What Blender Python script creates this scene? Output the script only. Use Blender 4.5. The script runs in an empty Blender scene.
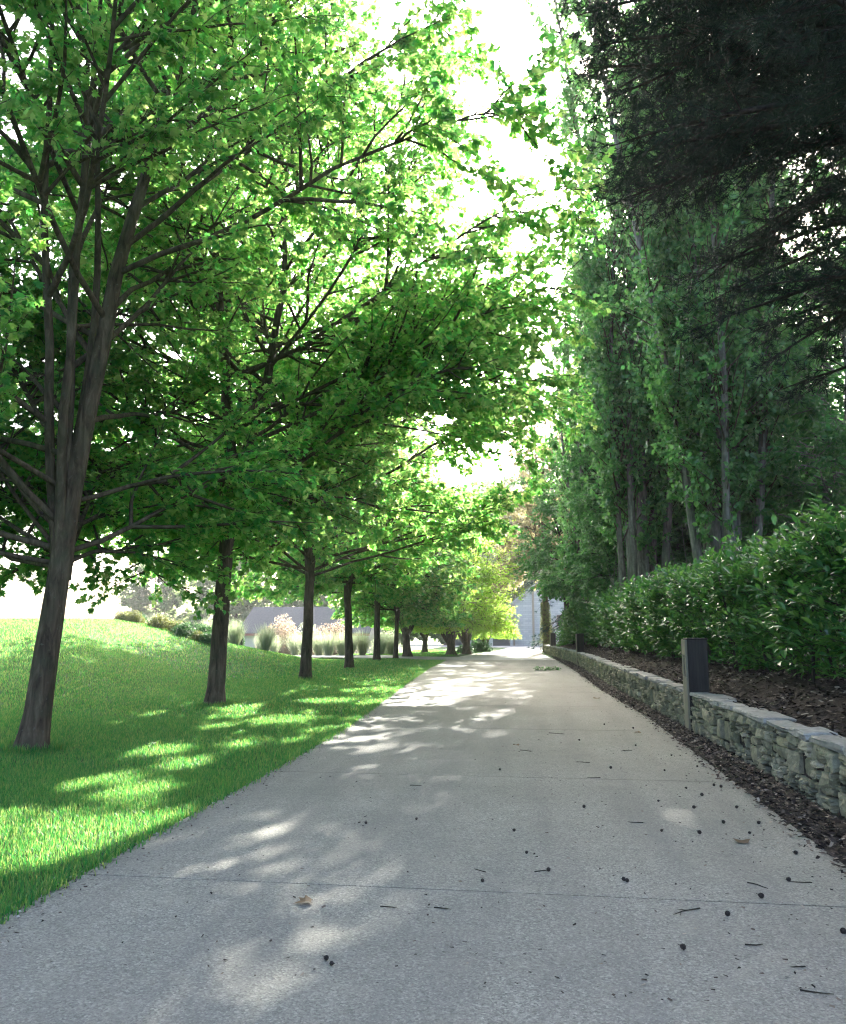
import bpy, math, random
import numpy as np
from math import radians, sin, cos, pi

scene = bpy.context.scene
COL = scene.collection
DENOISE = True
HAZE = .0005
RNG = np.random.default_rng(7)
random.seed(7)

# ------------------------------------------------------------------ helpers
def norm(v):
    return v / np.maximum(np.linalg.norm(v, axis=-1, keepdims=True), 1e-9)

def smooth(t):
    t = np.clip(t, 0, 1)
    return t * t * (3 - 2 * t)

def mesh(name, V, faces, mats, shade=False, mat_idx=None):
    """V (n,3); faces: list of (m,k) arrays"""
    me = bpy.data.meshes.new(name)
    V = np.asarray(V, dtype=np.float32)
    faces = [np.asarray(f, dtype=np.int32) for f in faces if len(f)]
    me.vertices.add(len(V)); me.vertices.foreach_set('co', V.ravel())
    loops = np.concatenate([f.ravel() for f in faces])
    starts, s = [], 0
    for f in faces:
        m, k = f.shape
        starts.append(s + np.arange(m) * k); s += m * k
    starts = np.concatenate(starts).astype(np.int32)
    me.loops.add(len(loops)); me.loops.foreach_set('vertex_index', loops)
    me.polygons.add(len(starts)); me.polygons.foreach_set('loop_start', starts)
    if mat_idx is not None:
        me.polygons.foreach_set('material_index', np.asarray(mat_idx, dtype=np.int32))
    me.polygons.foreach_set('use_smooth', np.full(len(starts), bool(shade)))
    me.update(calc_edges=True)
    for m in (mats if isinstance(mats, (list, tuple)) else [mats]):
        me.materials.append(m)
    return me

def obj(name, me, parent=None, loc=(0, 0, 0)):
    o = bpy.data.objects.new(name, me); COL.objects.link(o)
    o.location = loc
    if parent is not None: o.parent = parent
    return o

def empty(name, loc=(0, 0, 0), rz=0.0):
    o = bpy.data.objects.new(name, None); COL.objects.link(o)
    o.location = loc; o.rotation_euler = (0, 0, rz); o.empty_display_size = 0.3
    return o

def tag(o, label=None, cat=None, group=None, kind=None):
    if label: o['label'] = label
    if cat: o['category'] = cat
    if group: o['group'] = group
    if kind: o['kind'] = kind
    return o

def dup(root, loc, rz=0.0, scale=1.0, label=None, group=None):
    def rec(o, parent):
        c = o.copy(); COL.objects.link(c)
        if parent is not None: c.parent = parent
        for ch in list(o.children): rec(ch, c)
        return c
    r = rec(root, None)
    r.location = loc; r.rotation_euler = (0, 0, rz)
    r.scale = (scale,) * 3 if not isinstance(scale, tuple) else scale
    if label: r['label'] = label
    if group: r['group'] = group
    return r

class Geo:
    def __init__(self): self.V = []; self.F = {}; self.n = 0
    def add(self, V, F):
        V = np.asarray(V, float).reshape(-1, 3); F = np.asarray(F, int)
        self.F.setdefault(F.shape[1], []).append(F + self.n)
        self.V.append(V); self.n += len(V)
    def build(self, name, mat, shade=False):
        return mesh(name, np.concatenate(self.V), [np.concatenate(f) for f in self.F.values()], mat, shade)

BOXF = np.array([[0, 2, 3, 1], [4, 5, 7, 6], [0, 1, 5, 4], [2, 6, 7, 3], [0, 4, 6, 2], [1, 3, 7, 5]])
def box(g, c, s, rz=0.0):
    v = np.array([[x, y, z] for z in (-.5, .5) for y in (-.5, .5) for x in (-.5, .5)]) * np.array(s)
    R = np.array([[cos(rz), -sin(rz), 0], [sin(rz), cos(rz), 0], [0, 0, 1]])
    g.add(v @ R.T + np.array(c), BOXF)

def bevel_box(g, c, s, b, rz=0.0):
    bpyv = []
    sx, sy, sz = [q / 2 for q in s]
    vs = []
    for z in (-sz, -sz + b, sz - b, sz):
        k = 0 if abs(z) < sz - 1e-6 else b
        for (x, y) in ((-sx + b, -sy + k), (sx - b, -sy + k), (sx - k, -sy + b), (sx - k, sy - b), (sx - b, sy - k), (-sx + b, sy - k), (-sx + k, sy - b), (-sx + k, -sy + b)):
            vs.append((x, y, z))
    vs = np.array(vs)
    R = np.array([[cos(rz), -sin(rz), 0], [sin(rz), cos(rz), 0], [0, 0, 1]])
    F = [[l * 8 + i, l * 8 + (i + 1) % 8, (l + 1) * 8 + (i + 1) % 8, (l + 1) * 8 + i] for l in range(3) for i in range(8)]
    base = g.n
    g.add(vs @ R.T + np.array(c), np.array(F))
    g.F.setdefault(8, []).append(np.array([[base + i for i in range(7, -1, -1)], [base + 24 + i for i in range(8)]]))

# ------------------------------------------------------------------ branches
def grow(rng, P0, D, L, K, up=0.0, wob=0.08, bend=None):
    N = len(P0); P = np.zeros((N, K + 1, 3)); P[:, 0] = P0; d = norm(D.copy())
    for k in range(K):
        d = d + rng.normal(0, wob, (N, 3))
        u = up if bend is None else bend(k / K)
        d[:, 2] += u
        d = norm(d)
        P[:, k + 1] = P[:, k] + d * (L / K)[:, None]
    return P

def sample(P, idx, s):
    K = P.shape[1] - 1
    f = np.clip(s, 0, .9999) * K; k = f.astype(int); t = (f - k)[:, None]
    a = P[idx, k]; b = P[idx, k + 1]
    return a * (1 - t) + b * t, norm(b - a)

def tubes(g, P, R, n):
    """P (N,K,3) R (N,K)"""
    N, K, _ = P.shape
    T = np.zeros_like(P)
    T[:, 1:-1] = P[:, 2:] - P[:, :-2]; T[:, 0] = P[:, 1] - P[:, 0]; T[:, -1] = P[:, -1] - P[:, -2]
    T = norm(T)
    ref = np.where(np.abs(T.mean(axis=1))[:, 2:3] > .7, np.array([[1., .2, 0]]), np.array([[0, 0, 1.]]))[:, None, :]
    U = norm(np.cross(T, ref)); W = np.cross(T, U)
    a = np.arange(n) * 2 * pi / n
    V = P[:, :, None, :] + R[:, :, None, None] * (U[:, :, None, :] * np.cos(a)[None, None, :, None] + W[:, :, None, :] * np.sin(a)[None, None, :, None])
    i = np.arange(n); j = (i + 1) % n
    ring = np.stack([i, j, j + n, i + n], 1)
    F = (np.arange(K - 1) * n)[:, None, None] + ring[None]
    F = (np.arange(N) * K * n)[:, None, None, None] + F[None]
    g.add(V.reshape(-1, 3), F.reshape(-1, 4))

def side_dirs(rng, T, ang, flat=0.35):
    """children leaving a parent with tangent T, mostly sideways"""
    N = len(T)
    Z = np.array([0, 0, 1.])
    s = norm(np.cross(T, Z) + rng.normal(0, .15, (N, 3)))
    s = s * rng.choice([-1, 1], N)[:, None] + rng.normal(0, flat, (N, 3))
    s = norm(s - T * (s * T).sum(1, keepdims=True))
    a = ang if np.ndim(ang) else np.full(N, ang)
    return norm(T * np.cos(a)[:, None] + s * np.sin(a)[:, None])

def leaves(rng, pos, axis, normal, size, TV, TF):
    a = norm(axis); n = norm(normal - a * (normal * a).sum(1, keepdims=True)); x = np.cross(a, n)
    R = np.stack([x, a, n], 2)  # columns
    V = pos[:, None, :] + np.einsum('nij,kj->nki', R, TV) * size[:, None, None]
    F = (np.arange(len(pos)) * len(TV))[:, None, None] + TF[None]
    return V.reshape(-1, 3), F.reshape(-1, TF.shape[1])

def fan(outline, c, droop=.25):
    o = np.array(outline, float); V = np.vstack([o, [c]])
    V = np.c_[V, -droop * (V[:, 0] ** 2 * 1.6 + np.maximum(V[:, 1] - .3, 0) ** 2 * 1.5)]
    n = len(o)
    F = np.array([[n, i, (i + 1) % n] for i in range(n)])
    return V, F
half = [(0, 0), (.31, -.10), (.54, .26), (.33, .35), (.48, .64), (.19, .56)]
MAPLE = fan(half + [(0, 1.0)] + [(-x, y) for x, y in half[:0:-1]], (0, .3))
hm = [(0, 0), (.36, -.02), (.5, .45), (.2, .52)]
MAPLE_LO = fan(hm + [(0, 1.0)] + [(-x, y) for x, y in hm[:0:-1]], (0, .3))
OVAL = fan([(0, 0), (.27, .22), (.3, .55), (0, 1), (-.3, .55), (-.27, .22)], (0, .4), .3)
TRI = (np.array([[0, 0, 0], [.3, .45, .04], [0, 1, -.1], [-.3, .45, .04]]), np.array([[0, 1, 2], [0, 2, 3]]))
LEAF4 = (np.array([[0, 0, 0], [.42, .35, .05], [.3, .7, .02], [0, 1, -.1], [-.3, .7, .02], [-.42, .35, .05]]), np.array([[0, 1, 2], [0, 2, 3], [0, 3, 4], [0, 4, 5]]))
LAUREL = (np.array([[0, 0, 0], [.16, .3, .05], [.19, .62, .04], [0, 1, -.14], [-.19, .62, .04], [-.16, .3, .05], [0, .32, 0], [0, .64, -.02]]),
          np.array([[0, 1, 6], [1, 2, 7], [1, 7, 6], [2, 3, 7], [0, 6, 5], [5, 6, 7], [5, 7, 4], [7, 3, 4]]))
NEEDLE = (np.array([[-.06, 0, 0], [.06, 0, 0], [0, 1, 0]]), np.array([[0, 1, 2]]))

# ------------------------------------------------------------------ materials
def nmat(name):
    m = bpy.data.materials.new(name); m.use_nodes = True
    nt = m.node_tree
    return m, nt, nt.nodes['Principled BSDF'], nt.nodes['Material Output']

def node(nt, t, **kw):
    n = nt.nodes.new(t)
    for k, v in kw.items():
        if k in n.inputs: n.inputs[k].default_value = v
        else: setattr(n, k, v)
    return n

def ramp(nt, fac, stops):
    r = nt.nodes.new('ShaderNodeValToRGB')
    e = r.color_ramp.elements
    while len(e) < len(stops): e.new(.5)
    for el, (p, c) in zip(e, stops):
        el.position = p; el.color = (*c, 1)
    nt.links.new(fac, r.inputs[0])
    return r.outputs[0]

def mixc(nt, fac, a, b, mode='MIX'):
    n = nt.nodes.new('ShaderNodeMix'); n.data_type = 'RGBA'; n.blend_type = mode
    for i, v in ((0, fac), (6, a), (7, b)):
        if hasattr(v, 'is_linked') or hasattr(v, 'links'): nt.links.new(v, n.inputs[i])
        elif np.ndim(v): n.inputs[i].default_value = (*v, 1)
        else: n.inputs[i].default_value = v
    return n.outputs[2]

def noise(nt, scale, detail=4, rough=.55, coord=None, vec=None, dist=0):
    n = node(nt, 'ShaderNodeTexNoise'); n.inputs['Scale'].default_value = scale
    n.inputs['Detail'].default_value = detail; n.inputs['Roughness'].default_value = rough
    n.inputs['Distortion'].default_value = dist
    if vec is None:
        tc = nt.nodes.new('ShaderNodeTexCoord'); vec = tc.outputs[coord or 'Object']
    nt.links.new(vec, n.inputs['Vector'])
    return n.outputs['Fac']

def scaled(nt, s, coord='Object'):
    tc = nt.nodes.new('ShaderNodeTexCoord'); mp = nt.nodes.new('ShaderNodeMapping')
    mp.inputs['Scale'].default_value = s
    nt.links.new(tc.outputs[coord], mp.inputs['Vector'])
    return mp.outputs[0]

def bump(nt, bsdf, h, strength=.5, dist=.02):
    b = nt.nodes.new('ShaderNodeBump'); b.inputs['Strength'].default_value = strength; b.inputs['Distance'].default_value = dist
    nt.links.new(h, b.inputs['Height']); nt.links.new(b.outputs[0], bsdf.inputs['Normal'])

def leaf_mat(name, cols, tcols, trans=.45, rough=.45, spec=.35, dry=None):
    m, nt, b, out = nmat(name)
    geo = nt.nodes.new('ShaderNodeNewGeometry'); r = geo.outputs['Random Per Island']
    n = len(cols)
    c = ramp(nt, r, [(i / (n - 1), col) for i, col in enumerate(cols)])
    if dry is not None:
        pn = noise(nt, 1.1, 5, .65); pm = ramp(nt, pn, [(.5, (0, 0, 0)), (.72, (.65, .65, .65))])
        c = mixc(nt, pm, c, dry)
    nt.links.new(c, b.inputs['Base Color'])
    b.inputs['Roughness'].default_value = rough; b.inputs['Specular IOR Level'].default_value = spec
    if trans > 0:
        t = nt.nodes.new('ShaderNodeBsdfTranslucent')
        n = len(tcols)
        c2 = ramp(nt, r, [(i / (n - 1), col) for i, col in enumerate(tcols)])
        nt.links.new(c2, t.inputs[0])
        mx = nt.nodes.new('ShaderNodeMixShader'); mx.inputs[0].default_value = trans
        nt.links.new(b.outputs[0], mx.inputs[1]); nt.links.new(t.outputs[0], mx.inputs[2])
        nt.links.new(mx.outputs[0], out.inputs[0])
    return m

M_MAPLE = leaf_mat('maple_leaf', [(.012, .080, .038), (.022, .118, .044), (.040, .145, .042)], [(.12, .56, .10), (.36, .76, .14), (.70, .88, .28)], .64)
M_LIME = leaf_mat('lime_leaf', [(.11, .25, .03), (.16, .31, .04), (.22, .35, .06)], [(.42, .80, .08), (.58, .86, .12), (.70, .88, .2)], .68)
M_POPLAR = leaf_mat('poplar_leaf', [(.018, .085, .026), (.05, .185, .045), (.14, .30, .09)], [(.12, .46, .09), (.30, .64, .14)], .42, .28, .7)  # leaf variation, widened so colour also carries sky glints and inner crown shade
M_DARKLEAF = leaf_mat('dark_leaf', [(.018, .085, .026), (.034, .14, .036), (.065, .20, .05)], [(.10, .38, .08), (.24, .54, .12)], .42, .4)
M_BROWNLEAF = leaf_mat('pale_leaf', [(.12, .14, .06), (.17, .16, .08), (.20, .17, .10)], [(.50, .50, .22), (.62, .54, .30)], .5)
M_FIR = leaf_mat('fir_needles', [(.006, .017, .011), (.010, .027, .016), (.018, .042, .023)], [(.02, .04, .02), (.03, .06, .03)], .12, .6, .2)
M_CEDAR = leaf_mat('blue_needles', [(.02, .055, .05), (.03, .075, .065)], [(.04, .10, .07), (.05, .12, .08)], .2, .6, .2)
M_LAUREL = leaf_mat('laurel_leaf', [(.022, .10, .034), (.036, .14, .04), (.06, .19, .045), (.10, .25, .05)], [(.10, .36, .06), (.22, .48, .08)], .28, .24, .6)
M_GRASS = leaf_mat('grass_blade', [(.010, .095, .034), (.018, .13, .04), (.045, .16, .045)], [(.045, .40, .07), (.18, .54, .09), (.64, .72, .2)],   .5, .45, .3, (.085, .125, .045))
M_REED = leaf_mat('feather_grass', [(.22, .30, .18), (.32, .38, .25), (.46, .48, .36)], [(.40, .50, .28), (.52, .56, .38)], .45, .6, .2)
M_BLOSSOM = leaf_mat('blossom', [(.30, .24, .16), (.42, .30, .22), (.24, .28, .12)], [(.5, .42, .3), (.6, .46, .36)], .4)
M_OLIVE = leaf_mat('olive_leaf', [(.09, .12, .035), (.14, .15, .05), (.10, .15, .05)], [(.24, .30, .08), (.3, .3, .1)], .35)
M_SHRUB = leaf_mat('shrub_leaf', [(.03, .08, .03), (.05, .12, .05)], [(.08, .22, .07), (.12, .25, .08)], .35)

def bark_mat(name, c1, c2, c3, sx=14, sz=3, bs=.9, moss=None):
    m, nt, b, out = nmat(name)
    v = scaled(nt, (sx, sx, sz))
    n1 = noise(nt, 1, 6, .65, vec=v, dist=.6)
    n2 = noise(nt, 5, 3)
    n3 = noise(nt, 16, 5, .6)
    c = ramp(nt, n1, [(.34, c1), (.52, c2), (.68, c3)])
    lich = ramp(nt, n3, [(.62, (0, 0, 0)), (.72, (.6, .6, .6))])
    c = mixc(nt, lich, c, moss or (.15, .155, .12))
    c = mixc(nt, ramp(nt, n2, [(.4, (0, 0, 0)), (.7, (.5, .5, .5))]), c, (.07, .075, .045))
    nt.links.new(c, b.inputs['Base Color']); b.inputs['Roughness'].default_value = .9
    b.inputs['Specular IOR Level'].default_value = .15
    bump(nt, b, n1, bs, .03)
    return m
M_BARK = bark_mat('maple_bark', (.034, .024, .016), (.095, .068, .046), (.17, .13, .09), 11, 2.2, 1.0)
M_PALEBARK = bark_mat('poplar_bark', (.08, .072, .064), (.22, .21, .19), (.34, .32, .29), 10, 1.2)
M_DARKBARK = bark_mat('dark_bark', (.012, .011, .010), (.03, .026, .023), (.05, .043, .038))
M_TANBARK = bark_mat('tan_bark', (.06, .045, .03), (.15, .115, .08), (.22, .17, .12))

# ------------------------------------------------------------------ ground
def lerp_poly(pts, y):
    pts = np.array(pts); return np.interp(y, pts[:, 1], pts[:, 0])
LEFT = [(-2.76, -12), (-2.78, 5), (-2.8, 9), (-2.86, 12), (-3.05, 15), (-3.4, 20), (-3.85, 27), (-4.2, 33), (-4.5, 42)]
RIGHT = [(1.95, -12), (1.95, 14.4), (1.7, 21.5), (1.6, 28), (1.42, 36), (1.2, 42)]
WALL = [(2.42, -3), (2.42, 7), (2.40, 11), (2.33, 14), (2.10, 23), (1.98, 33), (1.86, 39), (1.5, 44), (1.05, 50), (.72, 55)]

def ground_z(x, y):
    x = np.asarray(x, float); y = np.asarray(y, float)
    h = 1.9 * smooth((-8.2 - x) / 9.5) * smooth((y - 9) / 15) * (1 - smooth((y - 31) / 14))
    dip = -1.35 * smooth((-8.5 - x) / 5) * smooth((y - 49) / 14)
    un = .05 * np.sin(x * .9 + y * .35) * smooth((-3.6 - x) / 3) * smooth((y - 2) / 6) * (1 - smooth((y - 60) / 20))
    far = 3.0 * smooth((np.hypot(x, y) - 140) / 300)
    return h + dip + un + far

def axis(parts):
    out = [np.arange(a, b, s) for a, b, s in parts]; return np.concatenate(out)
gx = axis([(-900, -120, 60), (-120, -40, 8), (-40, -2.6, .6), (-2.6, 12, 1.4), (12, 120, 9), (120, 960, 60)])
gy = axis([(-300, -20, 40), (-20, 2, 2), (2, 60, .7), (60, 150, 6), (150, 1000, 60)])
X, Y = np.meshgrid(gx, gy); Z = ground_z(X, Y)
nx, ny = len(gx), len(gy)
ii = np.arange(nx - 1)[None, :] + np.arange(ny - 1)[:, None] * nx
GF = np.stack([ii, ii + 1, ii + nx + 1, ii + nx], -1).reshape(-1, 4)
m, nt, b, out = nmat('lawn_soil')
n1 = noise(nt, .45, 5); n2 = noise(nt, 30, 6, .7); n3 = noise(nt, 4, 4)
c = ramp(nt, n2, [(.3, (.024, .07, .02)), (.5, (.05, .125, .03)), (.72, (.09, .16, .045))])
c = mixc(nt, ramp(nt, n1, [(.35, (0, 0, 0)), (.65, (.5, .5, .5))]), c, (.075, .15, .05))
c = mixc(nt, ramp(nt, n3, [(.55, (0, 0, 0)), (.75, (.35, .35, .35))]), c, (.10, .13, .05))
nt.links.new(c, b.inputs['Base Color']); b.inputs['Roughness'].default_value = .85; b.inputs['Specular IOR Level'].default_value = .2
bump(nt, b, n2, .8, .06)
M_LAWN = m
tag(obj('ground', mesh('ground', np.stack([X, Y, Z], -1).reshape(-1, 3), [GF], M_LAWN, True)), kind='structure')

# driveway slabs with open joints over a dark base
m, nt, b, out = nmat('exposed_concrete')
tc = nt.nodes.new('ShaderNodeTexCoord')
vo = node(nt, 'ShaderNodeTexVoronoi'); vo.inputs['Scale'].default_value = 95
nt.links.new(tc.outputs['Object'], vo.inputs['Vector'])
vo2 = node(nt, 'ShaderNodeTexVoronoi'); vo2.inputs['Scale'].default_value = 170
nt.links.new(tc.outputs['Object'], vo2.inputs['Vector'])
sep = nt.nodes.new('ShaderNodeSeparateColor'); nt.links.new(vo.outputs['Color'], sep.inputs[0])
sep2 = nt.nodes.new('ShaderNodeSeparateColor'); nt.links.new(vo2.outputs['Color'], sep2.inputs[0])
c = ramp(nt, sep.outputs[0], [(0, (.10, .097, .09)), (.3, (.20, .195, .18)), (.8, (.31, .30, .277)), (1, (.52, .50, .46))])
c2 = ramp(nt, sep2.outputs[0], [(0, (.10, .098, .09)), (.5, (.24, .235, .215)), (1, (.42, .40, .37))])
c = mixc(nt, .42, c, c2)
nb = noise(nt, .55, 5, .6); nm = noise(nt, 3.2, 5, .65)
c = mixc(nt, ramp(nt, nb, [(.36, (.42, .42, .42)), (.62, (0, 0, 0))]), c, (.16, .157, .145))
c = mixc(nt, ramp(nt, nm, [(.5, (0, 0, 0)), (.74, (.4, .4, .4))]), c, (.30, .285, .25))
stain = noise(nt, 7, 6, .7)
c = mixc(nt, ramp(nt, stain, [(.63, (0, 0, 0)), (.72, (.4, .4, .4))]), c, (.13, .125, .115))
c = mixc(nt, 1.0, c, (.97, .98, .90), 'MULTIPLY')
sx = nt.nodes.new('ShaderNodeSeparateXYZ'); nt.links.new(tc.outputs['Object'], sx.inputs[0])
wv = node(nt, 'ShaderNodeTexNoise'); wv.inputs['Scale'].default_value = 1.0; wv.inputs['Detail'].default_value = 6
mpw = nt.nodes.new('ShaderNodeMapping'); mpw.inputs['Scale'].default_value = (2.6, .22, 1); nt.links.new(tc.outputs['Object'], mpw.inputs[0]); nt.links.new(mpw.outputs[0], wv.inputs[0])
c = mixc(nt, ramp(nt, wv.outputs[0], [(.44, (0, 0, 0)), (.66, (.42, .42, .42))]), c, (.15, .148, .135))
nt.links.new(c, b.inputs['Base Color']); b.inputs['Roughness'].default_value = .78; b.inputs['Specular IOR Level'].default_value = .3
bump(nt, b, vo.outputs['Distance'], .35, .006)
M_CONC = m
m, nt, b, out = nmat('damp_soil')
nn = noise(nt, 40, 5, .7)
nt.links.new(ramp(nt, nn, [(.3, (.012, .010, .008)), (.7, (.05, .04, .032))]), b.inputs['Base Color']); b.inputs['Roughness'].default_value = .95
bump(nt, b, nn, .9, .03)
M_SOIL = m

g = Geo()
joints = [-10.1, -6.4, -2.65, 1.1, 4.87, 8.56, 12.65, 16.5, 20.3, 24.1, 27.9, 31.7, 35.5, 39.3, 42.3]
for ja, jb in zip(joints[:-1], joints[1:]):
    ys = np.linspace(ja + .007, jb - .007, 7)
    n = len(ys)
    l = lerp_poly(LEFT, ys); r = lerp_poly(RIGHT, ys)
    rows = []
    for k in range(n):
        # rounded arris at the joint ends
        z = .02
        rows.append(np.array([[l[k], ys[k], -.05], [l[k], ys[k], z - .004], [l[k] + .006, ys[k], z], [r[k] - .006, ys[k], z], [r[k], ys[k], z - .004], [r[k], ys[k], -.05]]))
    V = np.concatenate(rows)
    F = [[k * 6 + i, k * 6 + i + 1, (k + 1) * 6 + i + 1, (k + 1) * 6 + i] for k in range(n - 1) for i in range(5)]
    F = [f[::-1] for f in F] + [[0, 1, 4, 5], [(n - 1) * 6 + 5, (n - 1) * 6 + 4, (n - 1) * 6 + 1, (n - 1) * 6], [1, 2, 3, 4], [(n - 1) * 6 + 4, (n - 1) * 6 + 3, (n - 1) * 6 + 2, (n - 1) * 6 + 1]]
    g.add(V, np.array(F))
tag(obj('driveway', g.build('driveway', M_CONC)), kind='structure')
# soil sheet under and beside the slabs (joints, edge gaps)
ys = np.linspace(-11, 42, 60)
l = lerp_poly(LEFT, ys) - .16; r = lerp_poly(WALL, ys) + .05
V = np.concatenate([np.c_[l, ys, np.full(60, .006)], np.c_[r, ys, np.full(60, .006)]])
F = np.array([[k, 60 + k, 61 + k, k + 1] for k in range(59)])
tag(obj('path_edge_soil', mesh('path_edge_soil', V, [F], M_SOIL)), kind='structure')
# far forecourt and side path
m, nt, b, out = nmat('forecourt_paving')
nb = noise(nt, .6, 5); 
nt.links.new(ramp(nt, nb, [(.3, (.30, .29, .275)), (.7, (.40, .39, .37))]), b.inputs['Base Color']); b.inputs['Roughness'].default_value = .8
M_COURT = m
lc = [(-4.52, 42.25), (-4.35, 47), (-4.0, 52), (-2.7, 62), (-2.3, 74), (-14, 79), (-14, 86)]
rc = [(1.2, 42.25), (.9, 47), (.62, 52), (.5, 57), (4, 62), (9, 74), (12, 86)]
V = np.array([(x, y, .013) for x, y in lc] + [(x, y, .013) for x, y in rc])
n = len(lc)
tag(obj('forecourt', mesh('forecourt', V, [np.array([[k, n + k, n + k + 1, k + 1] for k in range(n - 1)])], M_COURT)), kind='structure')
V = np.array([[-4.4, 42.4, .010], [-4.3, 47.2, .010], [-6.5, 47.6, .010], [-6.5, 42.6, .010], [-9, 48.2, .02], [-9, 43.4, .02], [-22, 50, -.8], [-22, 46, -.8]])
V[4:, 2] = ground_z(V[4:, 0], V[4:, 1]) + .03
tag(obj('side_path', mesh('side_path', V, [np.array([[3, 0, 1, 2], [5, 3, 2, 4], [7, 5, 4, 6]])], M_COURT)), kind='structure')

# raised planting bed behind the wall
def bed_z(x, y):
    w = lerp_poly(WALL, y) + .22
    d = x - w
    z = .53 + .3 * smooth(d / 1.3) + .3 * smooth((d - 2) / 6) + .03 * np.sin(x * 3.1 + y * 1.7)
    return z
by = np.concatenate([np.arange(-3, 30, .4), np.arange(30, 56, .8)])
rows = []
K = 26
for y in by:
    w = lerp_poly(WALL, y) + .12
    xs = w + np.array(list(np.linspace(0, 3, 14)) + list(np.linspace(3.6, 45, 11)))
    zs = bed_z(xs, y) + RNG.normal(0, .012, len(xs))
    rows.append(np.r_[np.c_[xs, np.full(len(xs), y), zs], [[48, y, -.6]]])
V = np.concatenate(rows); K = len(rows[0])
V2 = V.reshape(len(by), K, 3)
endr = V2[-1].copy(); endr[:, 1] += 1.5; endr[:, 2] = -.1
V = np.concatenate([V, endr])
F = np.array([[r * K + i, r * K + i + 1, (r + 1) * K + i + 1, (r + 1) * K + i] for r in range(len(by)) for i in range(K - 1)])
m, nt, b, out = nmat('bark_mulch_bed')
n1 = noise(nt, 22, 6, .75); n2 = noise(nt, 1.2, 4)
c = ramp(nt, n1, [(.3, (.010, .008, .007)), (.5, (.03, .023, .018)), (.72, (.08, .062, .05))])
c = mixc(nt, ramp(nt, n2, [(.4, (0, 0, 0)), (.7, (.4, .4, .4))]), c, (.05, .038, .03))
nt.links.new(c, b.inputs['Base Color']); b.inputs['Roughness'].default_value = .95; b.inputs['Specular IOR Level'].default_value = .15
bump(nt, b, n1, 1, .04)
M_BED = m
tag(obj('planting_bed', mesh('planting_bed', V, [F], M_BED, True)), kind='structure')

# mulch chips
def chips(name, xy, z, smin, smax, mat):
    n = len(xy); s = RNG.uniform(smin, smax, n)
    a = RNG.uniform(0, 2 * pi, n); ax = np.c_[np.cos(a), np.sin(a), RNG.normal(0, .25, n)]
    nn = np.c_[RNG.normal(0, .35, (n, 2)), np.ones(n)]
    TV = np.array([[-.22, 0, 0], [.2, .08, .06], [.26, .9, .02], [-.16, 1, .05]]); TF = np.array([[0, 1, 2, 3]])
    V, F = leaves(RNG, np.c_[xy, z], ax, nn, s, TV, TF)
    return obj(name, mesh(name, V, [F], mat))
def chip_mat(name, cols):
    m, nt, b, out = nmat(name)
    geo = nt.nodes.new('ShaderNodeNewGeometry')
    nt.links.new(ramp(nt, geo.outputs['Random Per Island'], cols), b.inputs['Base Color'])
    b.inputs['Roughness'].default_value = .85; b.inputs['Specular IOR Level'].default_value = .25
    return m
M_CHIP = chip_mat('bark_chip', [(0, (.010, .008, .007)), (.45, (.03, .022, .018)), (.72, (.07, .053, .042)), (.88, (.17, .135, .105)), (1, (.36, .31, .25))])
n = 17000
y = 3.5 + (RNG.random(n) ** 1.7) * 44; t = RNG.random(n)
r = lerp_poly(RIGHT, np.minimum(y, 42)); w = lerp_poly(WALL, y)
keep = RNG.random(n) < .9
x = r - .10 * RNG.random(n) ** 3 * 2 + .02 + t * (w - r - .02)
tag(chips('fallen_mulch', np.c_[x, y], np.where(x < r, .026, .018) + RNG.uniform(0, .02, n), .02, .06, M_CHIP), kind='stuff')
n = 34000
y = 4 + (RNG.random(n) ** 1.6) * 42; x = lerp_poly(WALL, y) + .2 + RNG.random(n) ** 1.3 * 3.2
tag(chips('bark_mulch', np.c_[x, y], bed_z(x, y) + RNG.uniform(0, .035, n), .025, .085, M_CHIP), kind='stuff')

# ------------------------------------------------------------------ grass
def blades(xy, hmin, hmax, w):
    n = len(xy); h = RNG.uniform(hmin, hmax, n)
    a = RNG.uniform(0, 2 * pi, n); lean = RNG.uniform(.05, .75, n)
    d = np.c_[np.cos(a), np.sin(a)]; p = np.c_[-np.sin(a), np.cos(a)]
    z0 = ground_z(xy[:, 0], xy[:, 1]) - .004
    w = w * RNG.uniform(.7, 1.3, n)
    def pt(u, k, lw): return np.c_[xy + d * (lean * h * u * u)[:, None] + p * (w * k)[:, None] * lw, z0 + h * u * (1 - .25 * lean * u)]
    V = np.stack([pt(0, -1, 1), pt(0, 1, 1), pt(.55, 1, .8), pt(.55, -1, .8), pt(1, 0, 0)], 1).reshape(-1, 3)
    i = np.arange(n)[:, None] * 5
    return V, i + np.array([[0, 1, 2, 3]]), i + np.array([[3, 2, 4]])
Vs, Qs, Ts, off = [], [], [], 0
def scatter(n, y0, y1, x0, hmin, hmax, w, edge=True):
    global off
    y = RNG.uniform(y0, y1, n); xl = lerp_poly(LEFT, y)
    x = xl - .02 - RNG.random(n) * (xl - x0)
    V, q, t = blades(np.c_[x, y], hmin, hmax, w)
    Vs.append(V); Qs.append(q + off); Ts.append(t + off); off += len(V)
scatter(150000, 3.2, 8.5, -9.5, .035, .075, .0028)
scatter(130000, 8.5, 14, -15, .035, .075, .0038)
scatter(170000, 14, 24, -26, .04, .08, .006)
scatter(120000, 24, 42, -34, .05, .09, .011)
# ragged fringe along the path edge
n = 12000; y = 3.2 + RNG.random(n) ** 1.5 * 38; x = lerp_poly(LEFT, y) + RNG.normal(-.035, .05, n)
V, q, t = blades(np.c_[x, y], .04, .10, .004); Vs.append(V); Qs.append(q + off); Ts.append(t + off); off += len(V)
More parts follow.
